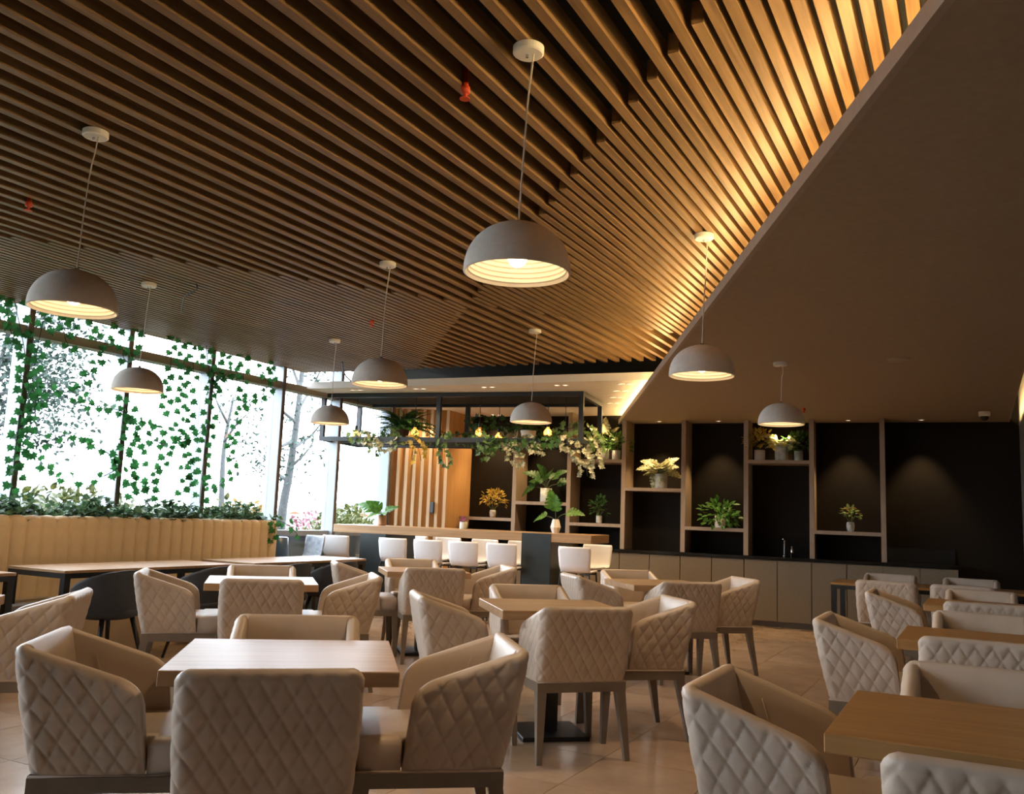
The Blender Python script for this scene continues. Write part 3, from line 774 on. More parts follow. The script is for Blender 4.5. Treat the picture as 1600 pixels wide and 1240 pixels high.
VN = [
 [(60, 60), (110, 300), (130, 500), (80, 700), (60, 900), (40, 1010)], [(20, 60), (40, 180), (55, 250), (75, 320)], [(210, 130), (175, 300), (150, 470), (165, 570), (115, 720)],
 [(130, 560), (220, 500), (320, 520), (380, 555), (460, 575), (540, 590), (610, 620)], [(300, 150), (302, 200), (300, 260), (330, 320)], [(350, 160), (345, 240)],
 [(420, 170), (430, 250), (500, 290), (560, 300), (570, 350), (605, 385)], [(475, 330), (440, 380), (410, 430), (375, 480), (372, 525)],
 [(130, 790), (200, 740), (290, 715), (370, 708), (430, 745), (490, 785), (555, 830)], [(150, 780), (200, 840), (270, 888), (360, 912), (450, 905), (520, 875), (560, 840)],
 [(555, 520), (590, 600), (605, 700), (572, 800), (580, 880), (600, 940)], [(600, 620), (655, 690), (630, 760), (655, 850), (590, 890), (625, 970)],
 [(650, 640), (720, 660), (790, 700), (850, 730)], [(690, 720), (760, 750), (850, 735)], [(790, 750), (750, 830), (715, 890), (680, 930), (640, 975)],
 [(795, 250), (785, 400), (765, 480), (772, 560), (740, 605)], [(830, 260), (850, 400), (832, 500), (830, 600), (822, 700), (860, 760)], [(880, 270), (892, 420), (870, 540), (872, 660), (850, 735)],
 [(862, 790), (850, 900), (832, 1000)], [(882, 780), (875, 960)], [(950, 290), (962, 400), (985, 450), (965, 560), (960, 650), (945, 760), (930, 900), (920, 1020)],
 [(1030, 320), (1080, 400), (1040, 430), (985, 490)], [(1120, 320), (1122, 480), (1110, 560), (1085, 680), (1058, 780), (1072, 860), (1030, 920), (980, 955), (940, 890)],
 [(1250, 360), (1252, 480), (1205, 520), (1150, 550), (1108, 590)], [(1208, 370), (1225, 455)], [(850, 740), (930, 690), (965, 650)], [(640, 200), (625, 300), (645, 330)], [(540, 190), (530, 270)], [(130, 640), (70, 720), (110, 790), (60, 880)], [(90, 420), (180, 520), (150, 600)],
 [(680, 930), (725, 985)], [(1000, 330), (1010, 420), (985, 520)],
]
for i, v in enumerate(VN):
    pts = []
    for j, (x, y) in enumerate(v):
        a, b = cp(x, y); pts.append(px(a, b, X=-7.47+.04*math.sin(i*1.7+j)))
    hang = abs(v[0][0]-v[-1][0]) < .5*abs(v[0][1]-v[-1][1])
    dense = i in (0, 2, 10, 11, 20, 28, 29)
    my = sum(p.y for p in pts)/len(pts); bay = 'first' if my > 7.17 else 'second' if my > 6.07 else 'third' if my > 4.99 else 'fourth'
    vine(pts, 'green ivy strand %s the window bay %s from the white ceiling' % ('hanging down' if hang else 'looped across', bay), seed=i, spacing=.055 if dense else .07, group='ivy strands on the window', spread=.06 if dense else .03)

# ivy spilling over the banquette end
vine([(-7.08, 7.55, 1.13), (-6.98, 7.70, 1.12), (-6.955, 7.72, 1.0), (-6.95, 7.68, .88)], 'ivy tendril spilling over the tufted banquette back', seed=50, face=Vector((1, -.5, .2)))
vine([(-7.1, 7.8, 1.16), (-7.02, 8.0, 1.08), (-6.98, 8.12, .98), (-7.0, 8.15, .92)], 'bright ivy tendril past the end of the banquette', seed=51, face=Vector((1, -.5, .2)))

# blue pot and pale chair beyond the banquette
bp_ = empty('blue_pot', px(445, 862, X=-7.33)*1, 0, 'round blue ceramic floor pot behind the banquette end', 'pot')
bp_.location = (-7.32, 8.08, 0)
MB().lathe([(0, 0), (.14, 0), (.19, .25), (.21, .7), (.19, .93), (.16, .94), (.15, .88), (0, .86)], 28).build('body', M['pot_blue'], bp_, smooth=True)
gp = px(472, 850, X=-7.28)
st = stool((gp.x, gp.y, 0), R(165), 'grey blue shell stool standing alone beside the blue pot', None)
gm = stool_shell.copy(); gm.materials.clear(); gm.materials.append(mat('grey_blue_plastic', srgb(150, 166, 182), .35, noise=.03, nscale=8))
st.children[0].data = gm

# ------------------------------------------------------------------ pendants
def pendant(x, y, zc, zr, label, seed, diam=.385, off=(0, 0)):
    r_ = diam/2; r = random.Random(seed)
    e = empty('pendant_lamp', (x, y, zr), 0, label, 'pendant lamp', 'dome pendant lamps')
    prof = []
    hgt = .178
    for i in range(17):
        a = math.pi/2*i/16; prof.append((r_*math.sin(a)**.92 if i else .0, hgt*math.cos(a)**.95 if i < 16 else 0))
    prof = prof+[(r_, -.006), (r_-.006, -.008)]
    shd = MB().lathe(prof, 48).build('shade', M['concrete'], e, smooth=True)
    inn = [(r_-.006, -.008)]
    nr = 13
    for i in range(nr):
        a0 = math.pi/2*(1-(i+.15)/(nr+1)); a1 = math.pi/2*(1-(i+1)/(nr+1))
        ri = r_-.012
        inn += [(ri*math.sin(a0), (hgt-.014)*math.cos(a0)), (ri*math.sin(a0)-.006, (hgt-.014)*math.cos(a0)+.004), (ri*math.sin(a1), (hgt-.014)*math.cos(a1)-.002)]
    inn.append((0, hgt-.02))
    MB().lathe(inn, 48).build('ribbed_liner', M['shade_in'], shd, smooth=False)
    MB().lathe([(0, .10), (.018, .10), (.034, .07), (.036, .05), (.028, .03), (.012, .018), (0, .016)], 20).build('bulb', M['bulb'], e, smooth=True)
    MB().lathe([(0, .19), (.01, .19), (.01, .172), (.014, .165), (0, .165)], 12).build('cord_grip', M['chrome'], shd, smooth=True)
    dz = zc-zr
    ox, oy = off
    pts = [(0, 0, .185), (.004, 0, .30), (.004+r.uniform(-.005, .005), .004, dz*.5), (.012+r.uniform(-.008, .012), .0, dz*.75), (.02+ox*.7, oy*.7, dz-.10), (.022+ox, oy, dz-.03)]
    MB().tube(smooth_pts(pts, 6), .0035, 6).build('cord', M['cord'], e)
    cb = MB().lathe([(0, dz-.032), (.052, dz-.032), (.058, dz-.027), (.058, dz-.003), (.054, dz), (0, dz)], 32, (ox, oy, 0)).build('canopy', M['white'], e, smooth=False)
    MB().lathe([(0, dz-.045), (.006, dz-.043), (.006, dz-.032), (0, dz-.032)], 10, (ox*.6, oy*.6, 0)).build('canopy_screw', M['chrome'], cb)
    ld = bpy.data.lights.new('pendant_light', 'SPOT'); ld.energy = PEND_W; ld.color = (1, .70, .40); ld.shadow_soft_size = .04; ld.spot_size = R(150); ld.spot_blend = .7
    lo = bpy.data.objects.new('pendant_light', ld); col.objects.link(lo); lo.parent = e; lo.location = (0, 0, .012)
    return e
PEND_W = 24
for i, (c, x0_, x1_, yr, lab) in enumerate([
    ((826, 73), 724, 891, 428, 'beside the stepped slats, farthest from the bar'), ((150, 205), 42, 187, 475, 'farthest from the bar, over the open slats'),
    ((233, 442), 174, 256, 606, 'in front of the ivy window'), ((606, 410), 549, 637, 600, 'over the table next to the banquette'),
    ((523, 530), 486, 545, 660, 'between the ivy window and the hanging rack'), ((836, 515), 798, 861, 659, 'in front of the hanging rack'),
    ((1100, 366), 1047, 1146, 588, 'close to the glowing edge of the dropped ceiling'), ((1219, 566), 1184, 1257, 655, '')]):
    zc = ZS if i == 7 else ZC
    cpt = px(*c, z=zc); q = ray((x0_+x1_)/2, yr); t = math.hypot(cpt.x, cpt.y)/math.hypot(q.x, q.y); z = EYE+q.z*t
    rp_ = CAM+q*t
    pendant(rp_.x, rp_.y, zc, 2.14, 'white dome pendant lamp '+lab if lab else 'white dome pendant lamp hung on a short wire from the dropped ceiling', i, off=(cpt.x-rp_.x, cpt.y-rp_.y))

# ------------------------------------------------------------------ hanging rack over the bar
RA = R(9); RU = Vector((math.cos(RA), math.sin(RA), 0)); RN = Vector((-math.sin(RA), math.cos(RA), 0))
RO = px(912, 611, z=ZB-.002); RO.z = 0
RLn, RDp = 3.55, 1.05
zl, zh = 2.165, ZB-.002
rk = empty('hanging_rack', RO, RA, 'blue black steel rack hung from the white ceiling over the bar', 'hanging rack')
t = .055
def beam(name, a, b): MB().box(min(a[0], b[0]), max(a[0], b[0]), min(a[1], b[1]), max(a[1], b[1]), min(a[2], b[2]), max(a[2], b[2])).build(name, M['rack'], rk)
for z in (zl, zh-t):
    beam('beam', (-RLn, 0, z), (0, t, z+t)); beam('beam', (-RLn, RDp-t, z), (0, RDp, z+t))
    beam('beam', (-RLn, t, z), (-RLn+t, RDp-t, z+t)); beam('beam', (-t, t, z), (0, RDp-t, z+t))
for s in (-RLn, -RLn*.535, -t):
    for y in (0, RDp-t): beam('upright', (s, y, zl+t), (s+t, y+t, zh-t))
MB().box(-RLn+t, -t, t, RDp-t, zh-.02, zh-.004).build('top_panel', M['void'], rk)
beam('tray_bar', (-RLn+t, RDp*.33, zl+.005), (-t, RDp*.33+.03, zl+.03)); beam('tray_bar', (-RLn+t, RDp*.66, zl+.005), (-t, RDp*.66+.03, zl+.03))
def Rp(s, d, z): return RO+RU*s+RN*d+Vector((0, 0, z))
# amber globe bulbs on black wires
for i, (bx, by, dd) in enumerate([(556, 680, .2), (648, 676, .2), (683, 683, .45), (749, 676, .2), (779, 684, .45), (856, 676, .2), (883, 684, .45)]):
    p = px_plane(bx, by, Rp(0, dd, 0), RN)
    e = empty('globe_bulb', (p.x, p.y, p.z), 0, 'glowing amber globe bulb on a black wire in the hanging rack', 'light bulb', 'amber globe bulbs in the hanging rack')
    MB().lathe([(0, -.055), (.02, -.052), (.042, -.034), (.052, -.006), (.048, .02), (.03, .045), (.018, .06), (.014, .075), (0, .075)], 24).build('globe', M['amber'], e, smooth=True); gl = e.children[0]
    MB().tube([(0, 0, .04), (.008, 0, -.01), (-.008, 0, -.025), (0, 0, .035)], .005, 6).build('filament', M['filament'], gl)
    MB().lathe([(0, .13), (.012, .13), (.018, .12), (.018, .07), (0, .07)], 14).build('socket', M['black'], e)
    MB().tube([(0, 0, .12), (0, 0, zh-p.z)], .004, 6).build('wire', M['black'], e)
    ld = bpy.data.lights.new('globe_light', 'POINT'); ld.energy = .25; ld.color = (1, .5, .16); ld.shadow_soft_size = .05
    lo = bpy.data.objects.new('globe_light', ld); col.objects.link(lo); lo.parent = e

def fern(loc, n, length, label, seed, potmat='rack', group=None):
    r = random.Random(seed)
    e = empty('fern', loc, 0, label, 'fern', group)
    MB().lathe([(0, 0), (.075, 0), (.10, .14), (.105, .15), (.095, .15), (.09, .13), (0, .13)], 20).build('pot', M[potmat], e, smooth=True)
    for i in range(n):
        a = 2*math.pi*i/n*2.4+r.uniform(-.3, .3); el = r.uniform(-.1, 1.1); L = length*r.uniform(.75, 1.1)*(1-.3*max(0, el))
        d = Vector((math.cos(a)*math.cos(el), math.sin(a)*math.cos(el), math.sin(el)))
        put_leaf(r.choice(FR), e, leafmatx((math.cos(a)*.03, math.sin(a)*.03, .14), d, Vector((0, 0, 1)), L), 'frond')
    return e
p = px_plane(628, 668, Rp(0, .33, 0), RN); fern((p.x, p.y, zl+.032), 60, .70, 'large bushy fern in the hanging rack near the window', 1, 'soil')
p = px_plane(826, 668, Rp(0, .36, 0), RN); fern((p.x, p.y, zl+.032), 26, .40, 'smaller fern in the hanging rack near the shelf wall', 2, 'pot_white')
# ivy on the lower beams
def rack_ivy(pts, mt, lab, seed, sp=.028):
    lab = {'dark_ivy_leaf': 'dark green ivy', 'white_edged_ivy': 'white edged ivy', 'yellow_leaf': 'yellow leafed ivy', 'fern_leaf': 'deep green leaf', 'pale_green_leaf': 'pale green leaf'}[mt.name]+' trail draped over the hanging rack'
    vine([Rp(*p) for p in pts], lab, spacing=sp, size=(.05, .085), seed=seed, face=Vector((.3, -1, .2)), joined=mt, name='rack_ivy', group='ivy trails on the hanging rack', spread=.07)
rack_ivy([(-3.2, .05, 2.24), (-2.95, .0, 2.20), (-2.75, -.03, 2.12), (-2.62, -.03, 1.98)], M['ivy_dark'], None, 1)
rack_ivy([(-3.05, .1, 2.25), (-2.8, -.02, 2.18), (-2.6, -.03, 2.10), (-2.4, -.02, 2.12)], M['whiteleaf'], None, 2)
rack_ivy([(-3.3, .4, 2.24), (-2.9, .35, 2.26), (-2.5, .1, 2.22), (-2.35, -.02, 2.12)], M['ivy_dark'], None, 3)
rack_ivy([(-2.3, .1, 2.25), (-2.15, -.02, 2.17), (-2.08, -.03, 2.0), (-2.06, -.03, 1.92)], M['yellowleaf'], None, 4)
rack_ivy([(-1.85, .15, 2.28), (-1.78, -.02, 2.2), (-1.74, -.03, 2.02), (-1.72, -.03, 1.84)], M['ivy_dark'], None, 5, .024)
rack_ivy([(-1.6, .4, 2.34), (-1.4, .2, 2.30), (-1.25, -.02, 2.16), (-1.1, -.03, 2.04), (-1.3, -.03, 2.0)], M['ivy_dark'], None, 6, .022)
rack_ivy([(-1.7, .5, 2.50), (-1.3, .5, 2.46), (-.95, .45, 2.42), (-.6, .4, 2.36)], M['fern'], None, 7, .022)
rack_ivy([(-1.0, .2, 2.22), (-.9, -.02, 2.12), (-.82, -.03, 1.98), (-.7, -.03, 1.96)], M['whiteleaf'], None, 8, .022)
rack_ivy([(-.85, .2, 2.24), (-.6, -.02, 2.14), (-.45, -.03, 2.04)], M['whiteleaf'], None, 9, .022)
rack_ivy([(-.5, .3, 2.26), (-.3, .1, 2.30), (-.1, .3, 2.40), (.05, .4, 2.3), (.1, .4, 2.1)], M['palegreen'], None, 10, .02)
rack_ivy([(-.35, .05, 2.2), (-.15, -.02, 2.14), (.0, .0, 2.0), (.03, .1, 1.9), (.05, .1, 1.78)], M['whiteleaf'], None, 11, .02)
rack_ivy([(-.3, .3, 2.3), (0, .3, 2.2), (.08, .3, 2.05), (.1, .35, 1.9)], M['whiteleaf'], None, 12, .02)
rack_ivy([(-2.2, .4, 2.25), (-1.6, .4, 2.24), (-1.0, .45, 2.25), (-.3, .4, 2.25)], M['ivy_dark'], None, 13, .02)
rack_ivy([(-.25, -.01, 2.22), (-.55, -.02, 2.16), (-.9, -.02, 2.15), (-1.25, -.02, 2.14)], M['fern'], None, 14, .02)

# ------------------------------------------------------------------ potted plants
def pot_lathe(e, kind, r, h, mt):
    if kind == 'cyl': prof = [(0, 0), (r*.96, 0), (r, .01), (r, h), (r*.88, h), (r*.86, h*.88), (0, h*.86)]; n = 28
    elif kind == 'facet': prof = [(0, 0), (r*.62, 0), (r, h*.42), (r*.66, h*.92), (r*.6, h), (r*.5, h), (r*.48, h*.9), (0, h*.9)]; n = 8
    else: prof = [(0, 0), (r*.75, 0), (r*.95, h*.35), (r, h*.7), (r*.82, h), (r*.72, h), (r*.7, h*.9), (0, h*.88)]; n = 24
    MB().lathe(prof, n).build('pot', mt, e, smooth=(kind != 'facet'))
def big_leaf_plant(name, label, loc, pk, r, h, pmat, leaf_me, leaves, stem_r=.005, cat='potted plant'):
    """leaves: (azimuth deg from the room side, elevation deg, stem length, leaf size, droop deg)"""
    e = empty(name, loc, WA, label, cat); pot_lathe(e, pk, r, h, pmat); stm = MB()
    for az, el, L, s, dr in leaves:
        a = R(az); c = Vector((math.sin(a), -math.cos(a), 0)); tip = Vector((0, 0, h*.9))+c*L*math.cos(R(el))+Vector((0, 0, L*math.sin(R(el))))
        stm.tube(smooth_pts([(0, 0, h*.85), Vector((0, 0, h*.9))+c*L*.35*math.cos(R(el))+Vector((0, 0, L*.62*math.sin(R(el)))), tip], 5), stem_r, 5)
        d = c*math.cos(R(el-dr))+Vector((0, 0, math.sin(R(el-dr))))
        put_leaf(leaf_me, e, leafmatx(tip, d, Vector((0, -.55, .9))+c*.2, s))
    stm.build('stems', M['stem'], e)
    return e
def bushy(name, label, loc, pk, r, h, pmat, lm_, n, rad, zc, lsz, seed, flower=None, nf=0, squash=.8, down=0, cat='potted plant'):
    rr = random.Random(seed); e = empty(name, loc, WA, label, cat); pot_lathe(e, pk, r, h, pmat)
    base = fan(oval_pts, .3, None, 'tmp'); mb = MB(); st_ = MB(); fb = MB()
    for i in range(n):
        a = rr.uniform(0, 2*math.pi); el = rr.uniform(-.5-down, 1.4); q = rad*rr.random()**.45
        v_ = Vector((math.cos(a)*math.cos(el), math.sin(a)*math.cos(el), math.sin(el)*squash))
        p_ = Vector((0, 0, zc))+v_*q
        if p_.length < .01: continue
        join_leaf(mb, base, leafmatx(p_, v_+Vector((0, 0, rr.uniform(-.7, .3))), (rr.uniform(-.5, .5), rr.uniform(-1, .2), 1), lsz*rr.uniform(.7, 1.3)))
    for i in range(8):
        a = rr.uniform(0, 2*math.pi); st_.tube([(0, 0, h*.8), (math.cos(a)*rad*.6, math.sin(a)*rad*.6, zc+rad*.4*rr.uniform(-.2, 1))], .003, 5)
    mb.build('foliage', lm_, e); st_.build('stems', M['stem'], e)
    if flower:
        for i in range(nf):
            a = rr.uniform(0, 2*math.pi); el = rr.uniform(.0, 1.3)
            p_ = Vector((0, 0, zc))+Vector((math.cos(a)*math.cos(el), math.sin(a)*math.cos(el), math.sin(el)*squash))*rad*rr.uniform(.8, 1.05)
            for k in range(5):
                b = 2*math.pi*k/5; join_leaf(fb, base, leafmatx(p_, (math.cos(b), math.sin(b), .3), (0, 0, 1), .03))
        fb.build('blossom', flower, e)
    bpy.data.meshes.remove(base)
    return e
def shelf_pos(x, y, z, d=.17):
    p = px_plane(x, y, W(0, d), WN); s_ = (p-WO).dot(WU); return W(s_, d, z)
bushy('flowering_pot_plant', 'yellow leafed plant in small marbled pot on the shelf by the timber wall', shelf_pos(770, 800, 1.25), 'round', .05, .11, M['pot_marble'], M['yellowleaf'], 150, .2, .24, .055, 1)
big_leaf_plant('potted_monstera', 'dark monstera in tall marbled vase on the second shelf', shelf_pos(853, 775, 1.50), 'cyl', .085, .2, M['pot_marble'], MOND,
    [(-80, 10, .2, .22, 40), (-60, 55, .22, .22, 30), (-10, 70, .22, .2, 20), (30, 60, .2, .22, 20), (75, 50, .26, .2, 20), (95, 25, .22, .22, 5), (-100, 45, .15, .2, 30), (150, 60, .2, .2, 20)])
bushy('small_pot_plant', 'small dim plant in silver pot on the low shelf of the third bay', shelf_pos(936, 808, 1.225), 'cyl', .042, .11, M['pot_marble'], M['fern'], 70, .14, .2, .06, 3, M['pink'], 3, 1.2)
big_leaf_plant('variegated_plant', 'white variegated plant in marbled vase on the fourth bay shelf', shelf_pos(1033, 755, 1.735), 'cyl', .085, .2, M['pot_marble'], MONV,
    [(-95+i*15.5, 18+(i*37 % 50), .10+.012*(i*5 % 9), .17+.012*(i*3 % 5), 15+(i*11 % 25)) for i in range(13)]+[(-60, -25, .07, .2, 45)])
bushy('trailing_pot_plant', 'bright green spreading plant in white pot on the fifth bay shelf', shelf_pos(1125, 815, 1.23), 'cyl', .07, .16, M['pot_white'], M['monstera'], 210, .28, .16, .075, 5, squash=.75, down=.3)
bushy('yellow_pot_plant', 'orange yellow foliage in square white pot on the high shelf over the sink', shelf_pos(1187, 712, 2.135), 'cyl', .07, .14, M['pot_white'], M['yellowleaf'], 120, .2, .24, .065, 6)
big_leaf_plant('bright_variegated_plant', 'tall white leaved plant in marbled vase on the high shelf over the sink', shelf_pos(1221, 712, 2.135), 'cyl', .085, .2, M['pot_marble'], MONV,
    [(-95+i*15.5, 15+(i*37 % 42), .08+.010*(i*5 % 9), .14+.012*(i*3 % 5), 15+(i*11 % 25)) for i in range(13)])
bushy('dark_pot_plant', 'dark green plant in glass jar at the end of the high shelf over the sink', shelf_pos(1248, 714, 2.135), 'cyl', .055, .13, M['pot_marble'], M['fern'], 130, .2, .2, .07, 8)
bushy('flower_vase', 'peach blossoms in small patterned vase on the last shelf', shelf_pos(1329, 822, 1.245), 'round', .05, .12, M['pot_marble'], M['palegreen'], 60, .12, .22, .05, 9, M['flower'], 14)
bushy('shelf_fern', 'leafy plant in square white pot on the high shelf of the third bay', shelf_pos(963, 712, 2.12), 'cyl', .06, .14, M['pot_white'], M['monstera'], 130, .22, .22, .075, 10)
big_leaf_plant('tall_leaf_plant', 'upright pale fronds in a vase on the high shelf of the third bay', shelf_pos(945, 712, 2.12), 'cyl', .06, .16, M['pot_marble'], MONV, [(-40, 60, .2, .2, 10), (10, 75, .26, .2, 5), (50, 55, .22, .2, 10), (85, 40, .2, .2, 10)])
def bar_pos(x, d): 
    p = px_plane(x, 825, Bp(0, d), BN); s_ = (p-BO).dot(BU); return Bp(s_, d, 1.09)
big_leaf_plant('faceted_vase', 'white faceted vase with broad green leaves on the bar', bar_pos(868, .3), 'facet', .068, .17, M['pot_white'], MON,
    [(-95, 20, .16, .18, 35), (-20, 75, .18, .2, 10), (10, 60, .16, .17, -10), (85, 30, .2, .19, 25)])
big_leaf_plant('tan_pot_plant', 'monstera leaves in a tan pot at the window end of the bar', bar_pos(596, .36), 'cyl', .055, .14, M['pot_wood'], MON,
    [(-85, 35, .16, .24, 10), (-60, 60, .1, .2, 20), (40, 45, .06, .14, 40), (-20, 30, .08, .16, 40), (120, 50, .1, .16, 20)])
bushy('patterned_cup', 'small patterned cup with magenta flowers on the bar', bar_pos(724, .25), 'cyl', .05, .095, M['pot_marble'], M['pink'], 30, .04, .105, .03, 12, cat='flower cup')

# ------------------------------------------------------------------ downlights, sensors, sprinklers
def downlight(p, label, double=False, rz=0, energy=0, spot=70, group=None):
    e = empty('downlight', p, rz, label, 'downlight', group)
    for dx in ((-.05, .05) if double else (0,)):
        MB().lathe([(.045, 0), (.045, -.004), (.034, -.006), (.030, .0), (.026, .0)], 20, (dx, 0, 0)).build('trim_ring', M['white'], e, smooth=True); tr_ = [c for c in e.children][-1]
        MB().lathe([(0, -.0015), (.030, -.0015), (.030, -.0005), (0, -.0005)], 16, (dx, 0, 0)).build('lens', M['downlens'], tr_)
    if energy:
        ld = bpy.data.lights.new('downlight_beam', 'SPOT'); ld.energy = energy; ld.color = (1, .68, .34); ld.spot_size = R(spot); ld.spot_blend = .6; ld.shadow_soft_size = .03
        lo = bpy.data.objects.new('downlight_beam', ld); col.objects.link(lo); lo.parent = e; lo.location = (0, 0, -.02)
    return e
for q in [(655.5, 607), (762.5, 604.5), (876.5, 601.5), (977, 599.5), (969, 610.5), (963, 620.5), (958, 629.5), (557, 609), (756, 634), (775, 648), (665, 635), (855, 632)]:
    p = px(*q, z=ZB); downlight(p, 'twin recessed downlight in the white ceiling over the bar', True, RA, energy=26, spot=120, group='twin downlights over the bar')
for q in [(1030, 658), (1122, 657), (1220, 656), (1325, 655.5), (1440, 654.5)]:
    p = px(*q, z=ZS); s_ = (p-WO).dot(WU); p = W(s_, .17, ZS)
    downlight(p, 'round recessed spotlight in the dropped ceiling over the shelf wall', False, 0, energy=42, spot=72, group='spotlights over the shelf wall')
for s_, zz in ((-4.25, ZB), (-3.37, ZB), (-2.55, ZB)):
    downlight(W(s_, .17, zz), 'round recessed spotlight in the white ceiling over the shelf wall', False, 0, energy=42, spot=72, group='spotlights at the white ceiling edge')
p = px(1404, 561, z=ZS)
sp = MB().lathe([(0, -.018), (.07, -.016), (.085, -.006), (.088, 0), (0, 0)], 32).build('ceiling_speaker', M['plaster_lip'], None, smooth=True); sp.location = p; tag(sp, 'flat round ceiling speaker in the plain dropped ceiling', 'speaker')
p = px(1538, 643, z=ZS)
dc = empty('dome_camera', p, 0, 'white dome security camera with black lens on the dropped ceiling', 'camera')
MB().lathe([(0, 0), (.06, 0), (.062, -.045), (.055, -.055), (0, -.055)], 28).build('housing', M['white'], dc, smooth=True)
MB().lathe([(.046, -.05), (.042, -.08), (.025, -.098), (0, -.104)], 24).build('lens_dome', M['black'], dc, smooth=True)
for q, z, l in (((727, 142), ZC, 'orange sprinkler head between the open slats beside the large pendant'), ((45, 320), ZC, 'orange sprinkler head between the slats farther towards the windows'), ((581, 504), ZC, 'orange sprinkler head in the dense slats by the bar'), ((1256, 640), ZS, 'orange sprinkler head in the plain dropped ceiling')):
    p = px(*q, z=z-.02); e = empty('sprinkler_head', (p.x, p.y, z), 0, l, 'sprinkler')
    MB().lathe([(0, .10 if z == ZC else 0), (.012, .10 if z == ZC else 0), (.012, .0), (.02, -.005), (.02, -.03), (0, -.03)], 12).build('pipe', M['orange'], e, smooth=True)
    MB().lathe([(0, -.03), (.008, -.032), (.008, -.05), (.022, -.052), (.022, -.056), (0, -.056)], 12).build('deflector', M['orange'], e)
wv = [px(x, y, z=zz) for x, y, zz in ((307, 444, 2.995), (307, 452, 2.97), (290, 462, 2.95), (286, 472, 2.93), (284, 486, 2.90))]
o_ = wv[0].copy(); c_ = MB().tube([v-o_ for v in smooth_pts(wv, 5)], .006, 6).build('loose_cable', M['black'], None); c_.location = o_; tag(c_, 'loose black cable dangling from the slats near the window', 'cable')
wv = [px(x, y, z=zz) for x, y, zz in ((535, 566, 2.99), (536, 576, 2.95), (541, 588, 2.90), (550, 596, 2.86))]
o_ = wv[0].copy(); c_ = MB().tube([v-o_ for v in smooth_pts(wv, 5)], .009, 6).build('loose_cable', M['black'], None); c_.location = o_; tag(c_, 'thick black cable hanging by the white ceiling edge', 'cable')

# ------------------------------------------------------------------ garden outside
g = MB().prism([(-400, -200), (XW-.12, -200), (XW-.12, 400), (-400, 400)], -.4, -.3).build('ground_outside', M['lawn']); tag(g, 'sunlit garden ground outside the windows', 'ground', kind='structure')
oval = fan(oval_pts, .3, None, 'tmpl')
def shrub(x, y, z, rx, rz, n, mt, label, seed, ls=.12, name='garden_shrub', grp='garden shrubs'):
    r = random.Random(seed); e = empty(name, (x, y, z), 0, label, 'shrub', grp); mb = MB()
    for i in range(n):
        a = r.uniform(0, 2*math.pi); el = math.asin(r.uniform(-.3, 1)); q = r.random()**.3
        p_ = Vector((math.cos(a)*math.cos(el)*rx*q, math.sin(a)*math.cos(el)*rx*q, rz*.2+math.sin(el)*rz*q))
        join_leaf(mb, oval, leafmatx(p_, (r.uniform(-1, 1), r.uniform(-1, 1), r.uniform(-.2, 1)), (r.uniform(-1, 1), r.uniform(-1, 1), 1), ls*r.uniform(.7, 1.3)))
    mb.build('foliage', mt, e); MB().tube([(0, 0, 0), (0, 0, rz*.5)], .05, 6).build('stem', M['bark'], e)
    return e
rr = random.Random(5)
for i in range(14):
    y = 7.5+i*1.25+rr.uniform(-.1, .1); x = -10.6-.9*(i % 3)-.16*i
    mt = 'foliage_yellow' if i in (4, 9) else 'foliage_far'
    shrub(x, y, -.3, .9, rr.uniform(1.3, 1.5), 1500, M[mt], 'yellow flowering garden shrub outside the window' if i in (4, 9) else 'pale green garden shrub outside the window', 100+i)
for i, (x, y) in enumerate(((-15.6, 16.4), (-17.0, 20.4))):
    shrub(x, y, -.3, 1.0, 1.3, 900, M['foliage_pink'], 'pink blossoming shrub outside the window', 150+i, grp='pink shrubs')
for i in range(14):
    y = -6+i*1.9; x = -13.5-1.2*(i % 2)
    shrub(x, y, -.3, 1.0, rr.uniform(.9, 1.2), 500, M['foliage_far'], 'low pale shrub beyond the ivy window', 170+i, ls=.1)
def tree(x, y, z0, trunk, branches, label, seed, nl, ls=.14):
    r = random.Random(seed); e = empty('garden_tree', (x, y, z0), 0, label, 'tree')
    tb = MB(); T_ = smooth_pts(trunk, 6); tb.tube(T_, [.085*(1-.72*i/(len(T_)-1)) for i in range(len(T_))], 8)
    fb = MB()
    for b in branches:
        B_ = smooth_pts(b, 5); tb.tube(B_, [.035*(1-.8*i/(len(B_)-1)) for i in range(len(B_))], 6)
        for k in range(nl):
            t_ = r.uniform(.45, 1); c = B_[int(t_*(len(B_)-1))]; p_ = c+Vector((r.gauss(0, .28), r.gauss(0, .28), r.gauss(0, .2)))
            join_leaf(fb, oval, leafmatx(p_, (r.uniform(-1, 1), r.uniform(-1, 1), r.uniform(-1, .4)), (r.uniform(-1, 1), r.uniform(-1, 1), 1), ls*r.uniform(.6, 1.3)))
    tb.build('trunk', M['bark'], e, smooth=True); fb.build('foliage', M['foliage_tree'], e)
def tp_(x, y, X): return px(x, y, X=X)
def tree_px(X, trunk_px, br_px, label, seed, nl, ls=.14):
    base = tp_(*trunk_px[0], X); base.z = -.3
    tr = [base]+[tp_(a, b, X) for a, b in trunk_px]
    rj = random.Random(seed)
    brs = [[tp_(a, b, X+rj.uniform(-.4, .4)*j) for j, (a, b) in enumerate(br)] for br in br_px]
    tree(base.x, base.y, base.z, [p_-base for p_ in tr], [[p_-base for p_ in b] for b in brs], label, seed, nl, ls)
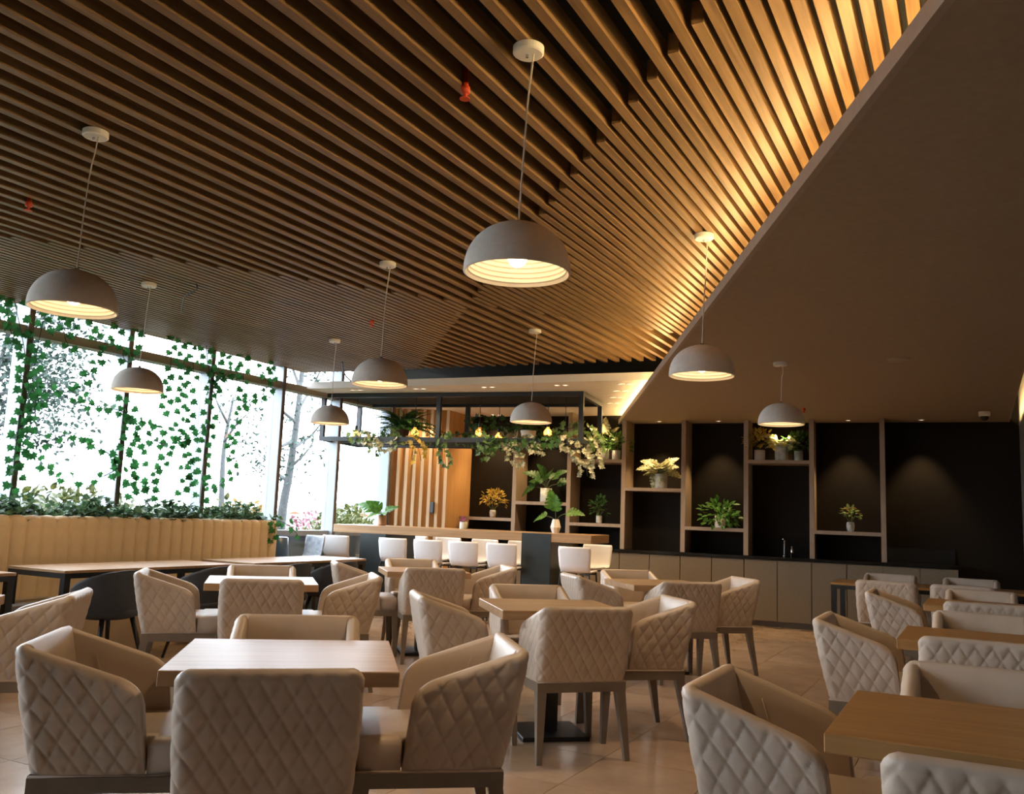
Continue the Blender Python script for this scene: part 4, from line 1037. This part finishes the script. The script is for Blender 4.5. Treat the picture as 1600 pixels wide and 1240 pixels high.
tree_px(-10.2, [(440, 810), (452, 740), (462, 670), (470, 600), (478, 520), (484, 440)], [
    [(452, 730), (470, 715), (492, 690)], [(457, 700), (486, 680), (510, 650)], [(463, 660), (440, 640), (425, 615)], [(466, 640), (490, 600), (505, 570)], [(470, 610), (455, 570), (440, 540)], [(474, 570), (500, 540), (520, 510)], [(455, 690), (435, 700), (410, 720)], [(448, 750), (425, 735), (400, 722)], [(480, 500), (460, 460), (450, 430)], [(482, 470), (510, 440), (530, 420)], [(476, 560), (455, 520), (430, 500)]],
    'slender garden tree outside the window near the bar', 21, 110, .075)
tree_px(-12.5, [(-60, 800), (-40, 700), (-10, 600), (20, 500)], [
    [(-20, 640), (40, 620), (120, 640)], [(-10, 600), (50, 560), (125, 560)], [(0, 570), (60, 530), (110, 520)], [(10, 540), (60, 500), (100, 480)], [(-20, 660), (40, 670), (90, 690)], [(-15, 620), (60, 600), (110, 600)], [(-30, 690), (20, 640), (30, 560)], [(10, 530), (30, 480), (20, 430)], [(5, 560), (20, 560), (60, 580)]],
    'feathery tree outside behind the hanging ivy', 22, 420, .085)
tree_px(-14, [(345, 800), (350, 700), (365, 620)], [[(350, 690), (372, 660), (395, 640)], [(355, 660), (340, 630), (330, 600)], [(350, 700), (375, 690), (400, 700)]], 'small tree outside between the ivy strands', 23, 120, .08)
bpy.data.meshes.remove(oval)
def house(x, y, w_, d_, h_, label, roof='roof_red', z=-6):
    e = empty('far_house', (x, y, z), R(20), label, 'house', 'houses far beyond the garden')
    MB().box(-w_/2, w_/2, -d_/2, d_/2, 0, h_).build('wall', M['house_white'], e)
    MB().add([(-w_/2-.3, -d_/2-.3, h_), (w_/2+.3, -d_/2-.3, h_), (w_/2+.3, d_/2+.3, h_), (-w_/2-.3, d_/2+.3, h_), (0, -d_/2, h_+1.4), (0, d_/2, h_+1.4)], [(0, 1, 4), (1, 2, 5, 4), (2, 3, 5), (3, 0, 4, 5), (3, 2, 1, 0)]).build('roof', M[roof], e)
    for i in range(3):
        yy = -d_/2+d_*(i+.5)/3
        MB().box(w_/2, w_/2+.06, yy-.7, yy+.7, h_*.45, h_*.75).build('window', M['window_dark'], e)
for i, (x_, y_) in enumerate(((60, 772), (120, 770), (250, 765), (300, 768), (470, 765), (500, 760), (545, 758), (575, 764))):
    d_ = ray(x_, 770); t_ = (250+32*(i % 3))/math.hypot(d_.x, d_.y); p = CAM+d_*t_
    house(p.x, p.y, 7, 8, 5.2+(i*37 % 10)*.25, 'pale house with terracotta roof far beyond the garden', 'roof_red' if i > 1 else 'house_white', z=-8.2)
hb = MB(); n = 60
for ring_ in (0, 1):
    for i in range(n+1):
        a = R(60+130*i/n); q = 420
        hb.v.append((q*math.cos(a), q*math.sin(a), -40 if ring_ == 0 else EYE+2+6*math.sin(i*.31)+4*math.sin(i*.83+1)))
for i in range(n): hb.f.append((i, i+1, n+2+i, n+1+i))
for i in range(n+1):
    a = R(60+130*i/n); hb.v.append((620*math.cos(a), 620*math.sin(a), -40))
for i in range(n): hb.f.append((n+1+i, n+2+i, 2*n+3+i, 2*n+2+i))
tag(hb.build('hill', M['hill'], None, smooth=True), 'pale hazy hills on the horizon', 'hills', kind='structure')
